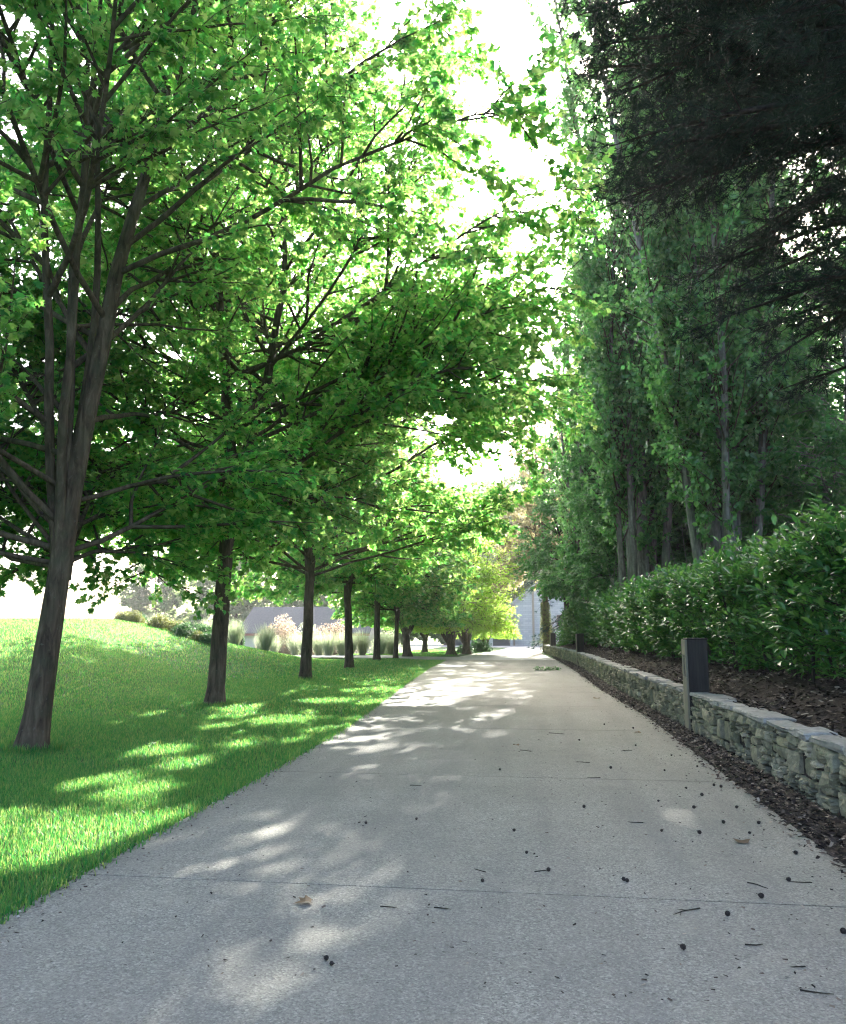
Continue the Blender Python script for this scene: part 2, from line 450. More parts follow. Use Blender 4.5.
# longer tufts round the nearest trunks
for tx, ty, rr in ((-6.6, 10.1, .34), (-6.5, 16.07, .30), (-6.88, 24.05, .27)):
    n = 900; a = RNG.uniform(0, 2 * pi, n); r_ = rr + np.abs(RNG.normal(0, .09, n))
    V, q, t = blades(np.c_[tx + np.cos(a) * r_, ty + np.sin(a) * r_], .07, .15, .004); Vs.append(V); Qs.append(q + off); Ts.append(t + off); off += len(V)
# lawn beyond the side path
n = 15000; y = RNG.uniform(48.5, 62, n); x = RNG.uniform(-12, -4.8, n)
x = np.minimum(x, np.interp(y, [47, 52, 62, 74], [-4.4, -4.1, -2.8, -2.4]) - .1)
V, q, t = blades(np.c_[x, y], .05, .1, .014); Vs.append(V); Qs.append(q + off); Ts.append(t + off); off += len(V)
tag(obj('lawn_grass', mesh('lawn_grass', np.concatenate(Vs), [np.concatenate(Qs), np.concatenate(Ts)], M_GRASS)), kind='stuff')
# pale pebbles crumbled along the lawn edge
M_PEB = chip_mat('pebble', [(0, (.10, .09, .08)), (.5, (.28, .26, .23)), (1, (.5, .48, .44))])
g = Geo(); n = 900
y = 3.4 + RNG.random(n) ** 1.6 * 22; x = lerp_poly(LEFT, y) + RNG.normal(-.02, .045, n)
OCT = np.array([[1, 0, 0], [-1, 0, 0], [0, 1, 0], [0, -1, 0], [0, 0, .7], [0, 0, -.7]]); OF = np.array([[0, 2, 4], [2, 1, 4], [1, 3, 4], [3, 0, 4], [2, 0, 5], [1, 2, 5], [3, 1, 5], [0, 3, 5]])
V = np.c_[x, y, np.where(x > lerp_poly(LEFT, y), .026, .016)][:, None, :] + OCT[None] * RNG.uniform(.004, .013, (n, 1, 1)) * RNG.uniform(.7, 1.3, (n, 6, 1))
tag(obj('edge_pebbles', mesh('edge_pebbles', V.reshape(-1, 3), [(np.arange(n)[:, None, None] * 6 + OF[None]).reshape(-1, 3)], M_PEB)), kind='stuff')

# ------------------------------------------------------------------ stone wall
ARC_Y = np.linspace(-2.5, 55, 600); ARC_X = lerp_poly(WALL, ARC_Y)
# smooth the polyline
kk = np.ones(25) / 25; ARC_X = np.convolve(np.pad(ARC_X, 12, 'edge'), kk, 'valid')
ARC_S = np.r_[0, np.cumsum(np.hypot(np.diff(ARC_X), np.diff(ARC_Y)))]
def on_wall(s):
    x = np.interp(s, ARC_S, ARC_X); y = np.interp(s, ARC_S, ARC_Y)
    x2 = np.interp(s + .05, ARC_S, ARC_X); y2 = np.interp(s + .05, ARC_S, ARC_Y)
    t = norm(np.c_[x2 - x, y2 - y]); return np.c_[x, y], t
def round_tmpl(n=4, p=5.0):
    # rounded cube shell
    a = np.linspace(-1, 1, n); V = []; F = []
    idx = {}
    def vid(v):
        k = tuple(np.round(v, 5))
        if k not in idx: idx[k] = len(V); V.append(v)
        return idx[k]
    for ax in range(3):
        for sg in (-1, 1):
            for i in range(n - 1):
                for j in range(n - 1):
                    q = []
                    for (u, w) in ((i, j), (i + 1, j), (i + 1, j + 1), (i, j + 1)):
                        v = [0, 0, 0]; v[ax] = sg; v[(ax + 1) % 3] = a[u]; v[(ax + 2) % 3] = a[w]
                        q.append(vid(np.array(v, float)))
                    F.append(q if sg > 0 else q[::-1])
    V = np.array(V)
    r = (np.abs(V) ** p).sum(1) ** (1 / p)
    return V / r[:, None], np.array(F)
ST_V, ST_F = round_tmpl(5, 13.0)
CORN = np.array([[x, y, z] for x in (-1, 1) for y in (-1, 1) for z in (-1, 1)], float)
WGT = np.prod((1 + ST_V[:, None, :] * CORN[None]) / 2, axis=2)
def stones(S, Zc, L, H, D, dist, jit=.19):
    """S arc pos, Zc centre height, L/H/D dims, dist = face distance outwards"""
    n = len(S)
    dims = np.c_[L, D, H] / 2
    C = CORN[None] * dims[:, None, :] + RNG.uniform(-1, 1, (n, 8, 3)) * np.minimum(dims, .07)[:, None, :] * jit * 2
    P = np.einsum('vc,ncd->nvd', WGT, C) + RNG.normal(0, .0045, (n, len(ST_V), 3))
    xy, t = on_wall(S); nrm = np.c_[t[:, 1], -t[:, 0]]  # pointing to +x (away from the drive)
    off_ = dims[:, 1] - dist
    W = np.zeros_like(P)
    W[:, :, :2] = xy[:, None, :] + P[:, :, 0:1] * t[:, None, :] + (P[:, :, 1:2] + off_[:, None, None]) * nrm[:, None, :]
    W[:, :, 2] = P[:, :, 2] + Zc[:, None]
    F = (np.arange(n) * len(ST_V))[:, None, None] + ST_F[None]
    return W.reshape(-1, 3), F.reshape(-1, 4)
POST_Y = [13.1, 36.5, 50.0]
POST_S = [float(np.interp(yy, ARC_Y, ARC_S)) for yy in POST_Y]
S, Zc, L, H, D, O = [], [], [], [], [], []
s0 = 0.0; top = .53
while s0 < ARC_S[-1] - .3:
    seg = RNG.uniform(.25, .8)
    z = -.04
    while z < top - .02:
        far = s0 > 26
        h = RNG.choice([.045, .055, .07, .085, .105, .14]) * RNG.uniform(.85, 1.15)
        if RNG.random() < .06: h = RNG.uniform(.2, .3)
        if z + h > top - .045: h = top - z
        s = s0
        while s < s0 + seg - .03:
            l = np.clip(h * RNG.uniform(.9, 3.2), .08, .38)
            l = min(l, s0 + seg - s)
            if s0 + seg - s - l < .06: l = s0 + seg - s
            hh = h
            if l > .13 and RNG.random() < .25 and h > .11:      # two thin stones instead of one
                for q in (.25, .75):
                    S.append(s + l / 2); Zc.append(z + h * q); L.append(l - .008); H.append(h / 2 - .004); D.append(.2); O.append(RNG.uniform(-.02, .02))
            else:
                S.append(s + l / 2); Zc.append(z + h / 2 + RNG.normal(0, .004)); L.append(l - .016); H.append(hh - .014 + RNG.uniform(-.006, .006)); D.append(.22); O.append(RNG.uniform(-.04, .035))
            s += l
        z += h
    s0 += seg
arr = [np.array(q) for q in (S, Zc, L, H, D, O)]
keep = np.ones(len(arr[0]), bool)
for ps in POST_S: keep &= ~((np.abs(arr[0] - ps) < .14 + arr[2] / 2 - .07))
arr = [q[keep] for q in arr]
Vw, Fw = stones(*arr)
m, nt, b, out = nmat('field_stone')
geo = nt.nodes.new('ShaderNodeNewGeometry')
c = ramp(nt, geo.outputs['Random Per Island'], [(0, (.17, .175, .13)), (.25, (.27, .27, .20)), (.5, (.36, .345, .25)), (.72, (.24, .25, .20)), (.88, (.43, .39, .28)), (1, (.58, .54, .43))])
n1 = noise(nt, 9, 6, .7); n2 = noise(nt, 45, 5, .7); n3 = noise(nt, 2.2, 3)
c = mixc(nt, ramp(nt, n1, [(.38, (.62, .62, .62)), (.62, (0, 0, 0))]), c, (.085, .085, .072))
c = mixc(nt, ramp(nt, n2, [(.58, (0, 0, 0)), (.7, (.5, .5, .5))]), c, (.38, .39, .34))
c = mixc(nt, ramp(nt, n3, [(.5, (0, 0, 0)), (.72, (.4, .4, .4))]), c, (.14, .165, .09))
c = mixc(nt, 1.0, c, (1.15, 1.11, 1.0), 'MULTIPLY')
nt.links.new(c, b.inputs['Base Color']); b.inputs['Roughness'].default_value = .88; b.inputs['Specular IOR Level'].default_value = .25
add = node(nt, 'ShaderNodeMath', operation='ADD'); nt.links.new(n1, add.inputs[0]); nt.links.new(n2, add.inputs[1])
bump(nt, b, add.outputs[0], .8, .012)
M_STONE = m
wall = tag(empty('stone_wall', (2.4, 12, 0)), 'low dry stone retaining wall of grey green rubble beside the driveway', 'stone wall')
off0 = np.array([2.4, 12, 0])
obj('wall_face', mesh('wall_face', Vw - off0, [Fw], M_STONE, False), wall)
# core
xy, t = on_wall(ARC_S); nrm = np.c_[t[:, 1], -t[:, 0]]
a = xy + nrm * .05; c_ = xy + nrm * .26
N = len(ARC_S)
V = np.concatenate([np.c_[a, np.full(N, -.05)], np.c_[a, np.full(N, .525)], np.c_[c_, np.full(N, .525)], np.c_[c_, np.full(N, -.05)]]) - off0
F = np.array([[q * N + k, q * N + k + 1, (q + 1) * N + k + 1, (q + 1) * N + k] for q in range(3) for k in range(N - 1)] + [[0, N, 2 * N, 3 * N], [N - 1, 4 * N - 1, 3 * N - 1, 2 * N - 1]])
obj('wall_core', mesh('wall_core', V, [F], M_SOIL), wall)
# coping slabs
S, Zc, L, H, D, O = [], [], [], [], [], []
s = 0.0
while s < ARC_S[-1] - .35:
    l = RNG.uniform(.3, .85)
    if not any(s < ps + .17 and s + l > ps - .17 for ps in POST_S):
        S.append(s + l / 2); h = RNG.uniform(.045, .085); Zc.append(.525 + h / 2); L.append(l - .012); H.append(h); D.append(RNG.uniform(.26, .36)); O.append(RNG.uniform(-.01, .035))
        s += l
    else:
        ps = [p for p in POST_S if s < p + .17 and s + l > p - .17][0]
        l = ps - .16 - s
        if l > .12:
            S.append(s + l / 2); Zc.append(.555); L.append(l - .01); H.append(.06); D.append(.3); O.append(.01)
        s = ps + .175
Vc, Fc = stones(*[np.array(q) for q in (S, Zc, L, H, D, O)], jit=.14)
m, nt, b, out = nmat('flagstone')
geo = nt.nodes.new('ShaderNodeNewGeometry')
c = ramp(nt, geo.outputs['Random Per Island'], [(0, (.24, .24, .21)), (.5, (.32, .32, .29)), (1, (.40, .39, .35))])
n1 = noise(nt, 12, 6, .7)
c = mixc(nt, ramp(nt, n1, [(.42, (.6, .6, .6)), (.66, (0, 0, 0))]), c, (.13, .135, .12))
nt.links.new(c, b.inputs['Base Color']); b.inputs['Roughness'].default_value = .75
bump(nt, b, n1, .6, .012)
obj('coping', mesh('coping', Vc - off0, [Fc], m, False), wall)

# timber posts
m, nt, b, out = nmat('weathered_timber')
v = scaled(nt, (30, 30, 1.2)); n1 = noise(nt, 1, 6, .65, vec=v)
n2 = noise(nt, 2, 3)
c = ramp(nt, n1, [(.3, (.014, .011, .009)), (.5, (.03, .024, .02)), (.7, (.055, .045, .037))])
nt.links.new(mixc(nt, ramp(nt, n2, [(.4, (0, 0, 0)), (.7, (.4, .4, .4))]), c, (.05, .052, .042)), b.inputs['Base Color'])
b.inputs['Roughness'].default_value = .85; bump(nt, b, n1, .7, .01)
M_TIMBER = m
m, nt, b, out = nmat('bleached_board')  # paler than the post: sky light on the front face put into the colour
v = scaled(nt, (30, 30, 1.2)); n1 = noise(nt, 1, 6, .65, vec=v)
nt.links.new(ramp(nt, n1, [(.3, (.14, .13, .09)), (.5, (.23, .21, .15)), (.7, (.31, .28, .20))]), b.inputs['Base Color'])
b.inputs['Roughness'].default_value = .8; bump(nt, b, n1, .5, .006)
M_BOARD = m
m, nt, b, out = nmat('dark_metal')
b.inputs['Base Color'].default_value = (.02, .02, .02, 1); b.inputs['Metallic'].default_value = .8; b.inputs['Roughness'].default_value = .5
M_METAL = m
m, nt, b, out = nmat('frosted_lens')
b.inputs['Base Color'].default_value = (.10, .10, .09, 1); b.inputs['Roughness'].default_value = .25
M_LENS = m
plabels = ['nearest square timber bollard, dark weathered wood with pale front board, rising through the stone wall',
           'middle dark timber bollard behind the wall in front of the rounded end of the hedge',
           'farthest small timber bollard at the curved end of the stone wall beside the ivy trunk']
def make_post(loc, rz):
    p = empty('timber_bollard', loc, rz)
    g = Geo(); bevel_box(g, (.16, 0, .76), (.30, .285, 1.22), .012)
    body = obj('post', g.build('post', M_TIMBER), p)
    g = Geo(); bevel_box(g, (.16, 0, 1.379), (.318, .30, .022), .006)
    obj('cap', g.build('cap', M_TIMBER), p)
    g = Geo()
    bevel_box(g, (-.011, 0, .39), (.034, .27, .82), .005)
    bevel_box(g, (-.011, 0, 1.245), (.034, .27, .24), .005)
    bevel_box(g, (-.011, -.10, .9625), (.034, .07, .325), .005); bevel_box(g, (-.011, .10, .9625), (.034, .07, .325), .005)
    bd = obj('front_board', g.build('front_board', M_BOARD), p)
    g = Geo(); bevel_box(g, (-.004, 0, .9625), (.012, .126, .32), .003)
    lt = obj('light_recess', g.build('light_recess', M_METAL), bd)
    g = Geo(); bevel_box(g, (-.013, 0, 1.03), (.008, .10, .10), .002)
    obj('lens', g.build('lens', M_LENS), lt if False else bd)
    return p
p0 = None
for k, (yy, ps) in enumerate(zip(POST_Y, POST_S)):
    xy, t = on_wall(np.array([ps])); ang = math.atan2(-t[0, 0], t[0, 1])
    loc = (xy[0, 0] - .005, xy[0, 1], 0)
    if p0 is None: p0 = make_post(loc, ang); o = p0
    else: o = dup(p0, loc, ang)
    tag(o, plabels[k], 'bollard', 'timber bollards along the stone wall')

# ------------------------------------------------------------------ trees
SUN_EL, SUN_AZ = 27.7, 5.55      # azimuth clockwise from +Y
SUN_DIR = np.array([sin(radians(SUN_AZ)) * cos(radians(SUN_EL)), cos(radians(SUN_AZ)) * cos(radians(SUN_EL)), sin(radians(SUN_EL))])
SUN_GAPS = [(-3.35, 5.4, .38), (-3.95, 5.6, .40), (-3.1, 6.0, .30), (-4.4, 5.9, .3), (-3.7, 7.3, .26), (-4.4, 7.7, .24), (-3.9, 8.9, .26), (-4.8, 9.8, .28), (-3.9, 10.5, .24), (-4.3, 13.5, .32), (-5.0, 12.3, .24), (-2.1, 10.3, .2), (-5.6, 15.0, .36), (-4.6, 17.0, .36)]
def in_gap(P, at, f=1.0):
    m = np.zeros(P.shape[:-1], bool); QW = P + np.array(at)
    for px_, py_, rr_ in SUN_GAPS:
        v = QW - np.array([px_, py_, 0.0]); t_ = v @ SUN_DIR
        m |= np.linalg.norm(v - t_[..., None] * SUN_DIR, axis=-1) < rr_ * f
    return m
def woody(rng, levels):
    g = Geo()
    for P, R, n in levels: tubes(g, P, R, n)
    return g

def trunk_line(H, lean, K, wob, rng):
    z = np.linspace(-.12, H, K + 1)
    x = lean[0] * (z / H) ** 1.0 + np.cumsum(rng.normal(0, wob, K + 1)) * .5
    y = lean[1] * (z / H) + np.cumsum(rng.normal(0, wob, K + 1)) * .5
    x -= x[0]; y -= y[0]
    return np.c_[x, y, z][None]

def broadleaf(name, seed, H=14, R=7, fork=2.4, r0=.24, lean=(.5, 0), leaders=3, spread=.22, limbs=30, low=1.9,
              leaf=.13, per_twig=10, tmpl=MAPLE, lmat=None, bark=None, lod=1.0, el0=12, el1=62, low_limbs=True, gaps=.0, rise=.0, at=None, bare=None, extra=None):
    rng = np.random.default_rng(seed); lmat = lmat or M_MAPLE; bark = bark or M_BARK
    root = empty(name)
    tp = trunk_line(fork, lean, 9, .012, rng)
    zz = tp[0, :, 2]
    tr = r0 * (1 - .22 * zz / fork) + r0 * .42 * np.exp(-np.maximum(zz, 0) / .15)
    tr[-1] *= .96
    gt = Geo(); tubes(gt, tp, tr[None], 20)
    # flutes / irregular section
    topp = tp[0, -1]
    nl = leaders
    az = rng.uniform(0, 2 * pi) + np.arange(nl) * 2 * pi / nl + rng.normal(0, .3, nl)
    sp = spread * rng.uniform(.6, 1.3, nl); sp[0] *= .35
    D = np.c_[np.cos(az) * sp, np.sin(az) * sp, np.ones(nl)]
    LL = (H - fork) * rng.uniform(.82, .98, nl); LL[0] = (H - fork) * .97
    P0 = np.repeat(topp[None] - np.array([[0, 0, .22]]), nl, 0)
    LP = grow(rng, P0, D, LL, 12, .02, .05)
    s = np.linspace(0, 1, 13)
    rl = r0 * (.8 if nl > 1 else .85)
    LR = rl * np.r_[1, (.85 if nl == 2 else .46) * np.ones(nl - 1)][:, None] * np.maximum(1 - s[None], 0) ** .9 + .012
    tubes(gt, LP, LR, 10)
    # main limbs
    n = limbs
    li = rng.choice(nl, n, p=np.r_[.4, np.ones(nl - 1) * .6 / (nl - 1)] if nl > 1 else None)
    ss = (np.arange(n) + rng.random(n)) / n
    ss = .015 + .9 * ss ** 1.45
    rng.shuffle(li)
    B0, T0 = sample(LP, li, ss)
    az = np.arange(n) * 2.399 + rng.normal(0, .35, n)
    hrel = np.clip((B0[:, 2] - fork) / (H - fork), 0, 1)
    el = np.radians(el0 + (el1 - el0) * hrel + rng.normal(0, 7, n))
    BL = R * np.clip(1.0 - .78 * hrel ** 1.5, .12, 1) * rng.uniform(.82, 1.08, n)
    BL /= np.maximum(np.cos(el), .62)
    BD = np.c_[np.cos(az) * np.cos(el), np.sin(az) * np.cos(el), np.sin(el)]
    if bare is not None:       # low limbs were pruned on this side
        a0, a1, hm__ = bare
        d_ = (np.degrees(np.arctan2(BD[:, 1], BD[:, 0])) - a0) % 360
        kb = ~((d_ < (a1 - a0)) & (hrel < hm__))
        B0, BD, BL, hrel = B0[kb], BD[kb], BL[kb], hrel[kb]
    if extra is not None:      # chosen limbs: (height fraction along leader 0, azimuth deg, elevation deg, length)
        for (sv, a_, e_, l_) in extra:
            b0, _ = sample(LP, np.array([0]), np.array([sv]))
            B0 = np.r_[B0, b0]; a_, e_ = radians(a_), radians(e_)
            BD = np.r_[BD, [[cos(a_) * cos(e_), sin(a_) * cos(e_), sin(e_)]]]; BL = np.r_[BL, l_]; hrel = np.r_[hrel, .3]
    n = len(BL)
    lowm = (hrel < .25)
    BP = grow(rng, B0, BD, BL, 9, .0, .07, bend=lambda u: .07 if u < .45 else -.09)
    if low_limbs:
        BP[:, :, 2] -= np.where(lowm, 1.0, np.where(hrel < .45, .4, 0))[:, None] * np.linspace(0, 1, 10)[None] ** 2 * 1.5
    BP[:, :, 2] = np.maximum(BP[:, :, 2], low + .6 + (rise * 1.05 + .02) * np.maximum(BP[:, :, 0] - 2.0, 0))
    s = np.linspace(0, 1, 10)
    br = np.clip(.0046 * BL + .008, .012, .045)
    tubes(gt, BP, br[:, None] * (1 - s[None]) ** .8 + .007, 7)
    # secondaries
    cnt = np.maximum((BL / (.29 / lod)).astype(int), 3); idx = np.repeat(np.arange(n), cnt)
    u = .16 + .84 * rng.random(len(idx)) ** .8
    S0, ST = sample(BP, idx, u)
    SL = np.clip((.42 * BL[idx] * (1 - u) + .75) * rng.uniform(.6, 1.25, len(idx)), .4, 2.8)
    SD = side_dirs(rng, ST, rng.uniform(.5, 1.1, len(idx)), .5)
    SP = grow(rng, S0, SD, SL, 5, -.015, .10)
    kp = SP[:, :, 2].min(1) > low - .1 + rise * np.maximum(SP[:, -1, 0] - 2.2, 0)
    if at is not None: kp &= ~in_gap(SP, at, .8).any(1)
    SP, SL = SP[kp], SL[kp]
    tubes(gt, SP, (.006 + .009 * SL)[:, None] * (1 - np.linspace(0, 1, 6)[None]) ** .7 + .003, 4)
    cnt = np.maximum((SL / (.18 / lod)).astype(int), 2); idx = np.repeat(np.arange(len(SL)), cnt)
    u = .12 + .88 * rng.random(len(idx)); u[np.r_[True, np.diff(idx) > 0]] = .98
    W0, WT = sample(SP, idx, u)
    WL = rng.uniform(.3, .75, len(idx)) / lod ** .3
    WD = side_dirs(rng, WT, rng.uniform(.2, .9, len(idx)), .6)
    WP = grow(rng, W0, WD, WL, 3, -.06, .12)
    if at is not None:
        kp = ~in_gap(WP, at, .9).any(1); WP, WL = WP[kp], WL[kp]
    gtw = Geo(); tubes(gtw, WP, np.repeat(np.array([[.006, .005, .004, .002]]), len(WL), 0), 3)
    # leaves
    idx = np.repeat(np.arange(len(WL)), per_twig)
    u = rng.random(len(idx)) ** .8
    Q, QT = sample(WP, idx, u)
    ax = side_dirs(rng, QT, rng.uniform(.5, 1.4, len(idx)), .7); ax[:, 2] -= .35
    nn = np.c_[rng.normal(0, .75, (len(idx), 2)), np.ones(len(idx))]
    sz = leaf * rng.uniform(.6, 1.2, len(idx))
    Q = Q + norm(ax) * .045
    ok = Q[:, 2] > low + rise * np.maximum(Q[:, 0] - 2.2, 0)
    if gaps > 0:
        cl = np.sin(Q[:, 0] * 1.5 + seed) + np.sin(Q[:, 1] * 1.7 + 1.7 * seed) + np.sin(Q[:, 2] * 2.3 + Q[:, 0] * .8)
        hr = np.clip((Q[:, 2] - fork) / (H - fork), 0, 1)
        ok &= rng.random(len(Q)) > np.where(Q[:, 0] > 4.6, .45, 1) * (gaps * (.6 + .85 * hr) * (cl < .5) + .2 * gaps)
    if at is not None:
        root.location = at
        QW = Q + np.array(at)
        for px_, py_, rr_ in SUN_GAPS:      # openings between the boughs
            v = QW - np.array([px_, py_, 0.0]); t_ = v @ SUN_DIR
            dd = np.linalg.norm(v - t_[:, None] * SUN_DIR, axis=1)
            ok &= (dd > rr_ * rng.uniform(.75, 1.2, len(Q))) | (rng.random(len(Q)) < .06)
    V, F = leaves(rng, Q[ok], ax[ok], nn[ok], sz[ok], *tmpl)
    t = obj('trunk', gt.build('trunk', bark, True), root)
    obj('twigs', gtw.build('twigs', bark), t)
    obj('crown', mesh('crown', V, [F], lmat), root)
    return root

G_ROW = 'row of maples along the lawn'
t1 = broadleaf('maple_tree', 11, at=(-6.6, 10.1, float(ground_z(-6.6, 10.1))), rise=.24, H=13.5, R=6.3, fork=2.45, r0=.178, lean=(.16, .1), leaders=5, spread=.10, limbs=56, low=1.6, leaf=.105, per_twig=23, gaps=.34, el0=16, bare=(-95, 55, .30),
               extra=[(.03, 165, 40, 4.5), (.42, 4, 14, 6.5), (.02, 95, 16, 4.6), (.02, 118, 16, 5.2), (.02, 200, 14, 5), (.03, 150, 16, 5.2), (.05, 135, 26, 5), (.06, 180, 30, 5)])
t1.location = (-6.6, 10.1, float(ground_z(-6.6, 10.1)))
tag(t1, 'nearest maple on the lawn with a thick leaning trunk forking low', 'tree', G_ROW)
t2 = broadleaf('maple_tree', 23, at=(-6.5, 16.07, float(ground_z(-6.5, 16.07))), rise=.42, H=14, R=7.0, fork=4.3, r0=.18, lean=(.15, .1), leaders=2, spread=.13, limbs=52, leaf=.12, per_twig=18, gaps=.42, bare=(-105, -35, .27),
               extra=[(.02, 20, 30, 6.5), (.2, 170, 18, 5), (.12, -12, 24, 8.8), (.18, 14, 24, 9.0), (.1, 32, 22, 8.8), (.3, 2, 24, 8.6), (.02, -172, 4, 5), (.02, 165, 4, 5.5), (.05, 150, 10, 5.5), (.02, 120, 2, 5.5), (.03, 80, 0, 4.5)])
t2.location = (-6.5, 16.07, float(ground_z(-6.5, 16.07)))
tag(t2, 'second maple from the viewer, upright trunk splitting into twin parallel stems', 'tree', G_ROW)
t3 = broadleaf('maple_tree', 37, at=(-6.88, 24.05, float(ground_z(-6.88, 24.05))), rise=.5, low=2.4, H=13, R=7.0, fork=3.2, r0=.175, lean=(.1, 0), leaders=3, limbs=48, leaf=.15, per_twig=17, gaps=.42, tmpl=MAPLE_LO, lod=.9,
               extra=[(.3, 0, 26, 9.6), (.36, 25, 25, 9.6), (.42, -22, 27, 9.4), (.24, 12, 24, 9.8), (.2, -8, 22, 9.2)])
t3.location = (-6.88, 24.05, float(ground_z(-6.88, 24.05)))
tag(t3, 'third maple in the lawn row, slim straight trunk standing before the grey roofed house', 'tree', G_ROW)
t4 = broadleaf('maple_tree', 41, at=(-7.7, 33.56, float(ground_z(-7.7, 33.56))), rise=.6, H=11.5, R=5.2, fork=3.0, r0=.185, lean=(-.1, 0), leaders=3, limbs=40, low=3.0, leaf=.21, per_twig=13, gaps=.3, tmpl=MAPLE_LO, lod=.8)
t4.location = (-7.7, 33.56, float(ground_z(-7.7, 33.56)))
tag(t4, 'fourth maple in the lawn row, dark trunk before the feathery grasses', 'tree', G_ROW)
for (x, y, rz, sc, lab) in ((-7.85, 40.4, 2.0, .95, 'fifth maple in the lawn row, trunk leaning slightly right before the side path'),
                            (-7.3, 42.8, 4.1, .72, 'smaller slim maple standing close behind the fifth trunk of the row')):
    dup(t4, (x, y, float(ground_z(x, y))), rz, sc, lab, G_ROW)
t7 = broadleaf('maple_tree', 53, H=10, R=3.2, fork=1.3, r0=.26, lean=(-.1, 0), leaders=4, spread=.4, limbs=36, leaf=.22, per_twig=11, tmpl=MAPLE_LO, lod=.8, low=1.8)
t7.location = (-7.3, 47.0, 0); tag(t7, 'maple with a V shaped dividing trunk where the side path meets the drive', 'tree', G_ROW)
dup(t7, (-7.5, 56, float(ground_z(-7.5, 56))), 2.2, .8, 'far short maple with splayed stems, last of the row beyond the side path', G_ROW)

# bright lime green trees
lime = broadleaf('lime_tree', 61, H=9.4, R=3.4, fork=.7, r0=.30, lean=(0, 0), leaders=5, spread=.5, limbs=40, leaf=.15, per_twig=9, gaps=.4, tmpl=OVAL, lmat=M_LIME, bark=M_TANBARK, lod=1.15, low=1.5, el0=10, low_limbs=True)
lime.location = (-5.1, 50.6, 0); tag(lime, 'round bright lime green tree with a broad many stemmed trunk', 'tree', 'lime green trees at the end of the drive')
dup(lime, (-4.3, 52.6, 0), 1.9, .92, 'lime green tree standing right beside the broad trunked one', 'lime green trees at the end of the drive')
dup(lime, (-3.7, 61, 0), 3.7, .62, 'slimmer lime green tree behind the pair, nearest the stone barn', 'lime green trees at the end of the drive')

# poplars
def poplar(seed, H, R, stems, base_r, leaf=.085, spread=.05, at=None):
    rng = np.random.default_rng(seed); root = empty('poplar_tree')
    az = rng.uniform(0, 2 * pi, stems); off_ = rng.uniform(.1, base_r, stems)
    P0 = np.c_[np.cos(az) * off_, np.sin(az) * off_, np.full(stems, -.2)]
    D = np.c_[np.cos(az) * spread * off_ / base_r * 2 + rng.normal(0, .02, stems), np.sin(az) * spread + rng.normal(0, .02, stems), np.ones(stems)]
    L = H * rng.uniform(.55, 1.0, stems); L[0] = H; L[1] = H * .93
    SP = grow(rng, P0, D, L, 26, .012, .02)
    s = np.linspace(0, 1, 27); rr = .035 + .0046 * L; rr[0] = .24
    gt = Geo(); tubes(gt, SP, rr[:, None] * (1 - s[None]) ** .75 * (1 + .35 * np.exp(-s[None] * 30)) + .012, 9)
    # small basal suckers
    n = 46; a = rng.uniform(0, 2 * pi, n); rad = rng.uniform(.2, base_r * 1.15, n)
    q = grow(rng, np.c_[np.cos(a) * rad, np.sin(a) * rad, np.full(n, -.1)], np.c_[rng.normal(0, .1, (n, 2)), np.ones(n)], rng.uniform(1.2, 5, n), 6, .02, .05)
    tubes(gt, q, np.repeat(np.linspace(.022, .006, 7)[None], n, 0), 4)
    # ascending branches
    cnt = (L * 6.5).astype(int); idx = np.repeat(np.arange(stems), cnt)
    u = .17 + .82 * rng.random(len(idx)) ** .9
    B0, BT = sample(SP, idx, u)
    a = rng.uniform(0, 2 * pi, len(idx)); e = np.radians(rng.uniform(35, 66, len(idx)))
    BD = np.c_[np.cos(a) * np.cos(e), np.sin(a) * np.cos(e), np.sin(e)]
    BL = R * (1.0 - .6 * u) * rng.uniform(.5, 1.25, len(idx))
    low = B0[:, 2] < 6
    BL[low] *= .6
    BP = grow(rng, B0, BD, BL, 6, .06, .06)
    gb = Geo(); tubes(gb, BP, (.008 * BL + .007)[:, None] * (1 - np.linspace(0, 1, 7)[None]) ** .8 + .004, 4)
    cnt = np.maximum((BL / .22).astype(int), 2); i2 = np.repeat(np.arange(len(BL)), cnt)
    W0, WT = sample(BP, i2, .2 + .8 * rng.random(len(i2)))
    WD = side_dirs(rng, WT, rng.uniform(.3, 1, len(i2)), .8); WP = grow(rng, W0, WD, rng.uniform(.25, .65, len(i2)), 3, .05, .12)
    per = 12; i3 = np.repeat(np.arange(len(i2)), per)
    Q, QT = sample(WP, i3, rng.random(len(i3)))
    Q += rng.normal(0, .05, Q.shape)
    ax = rng.normal(0, 1, Q.shape); ax[:, 2] -= .5
    ok = rng.random(len(Q)) > .10 + .3 * np.clip(Q[:, 2] / H, 0, 1) + .62 * (np.sin(Q[:, 0] * 2.6 + seed) + np.sin(Q[:, 1] * 2.4) + np.sin(Q[:, 2] * 1.7 + Q[:, 0] * 1.5) > .6)
    if at is not None:      # thin spot in the crown where the low sun comes through
        v = Q + np.array(at) - np.array([0, 0, 1.5]); t_ = v @ SUN_DIR
        dd = np.linalg.norm(v - t_[:, None] * SUN_DIR, axis=1)
        ok &= rng.random(len(Q)) < np.clip((dd - .1) / 1.8, .12, 1)
    Q = Q[ok]; ax = ax[ok]
    V, F = leaves(rng, Q, ax, rng.normal(0, .75, Q.shape) + np.array([0, -.3, .8]), leaf * rng.uniform(.7, 1.25, len(Q)), *LEAF4)
    t = obj('trunk', gt.build('trunk', M_PALEBARK, True), root); obj('branches', gb.build('branches', M_BARK), t)
    obj('crown', mesh('crown', V, [F], M_POPLAR), root)
    return root
G_POP = 'poplars rising behind the laurel hedge'
pop = poplar(71, 29, 3.3, 12, .9, .175, .045)
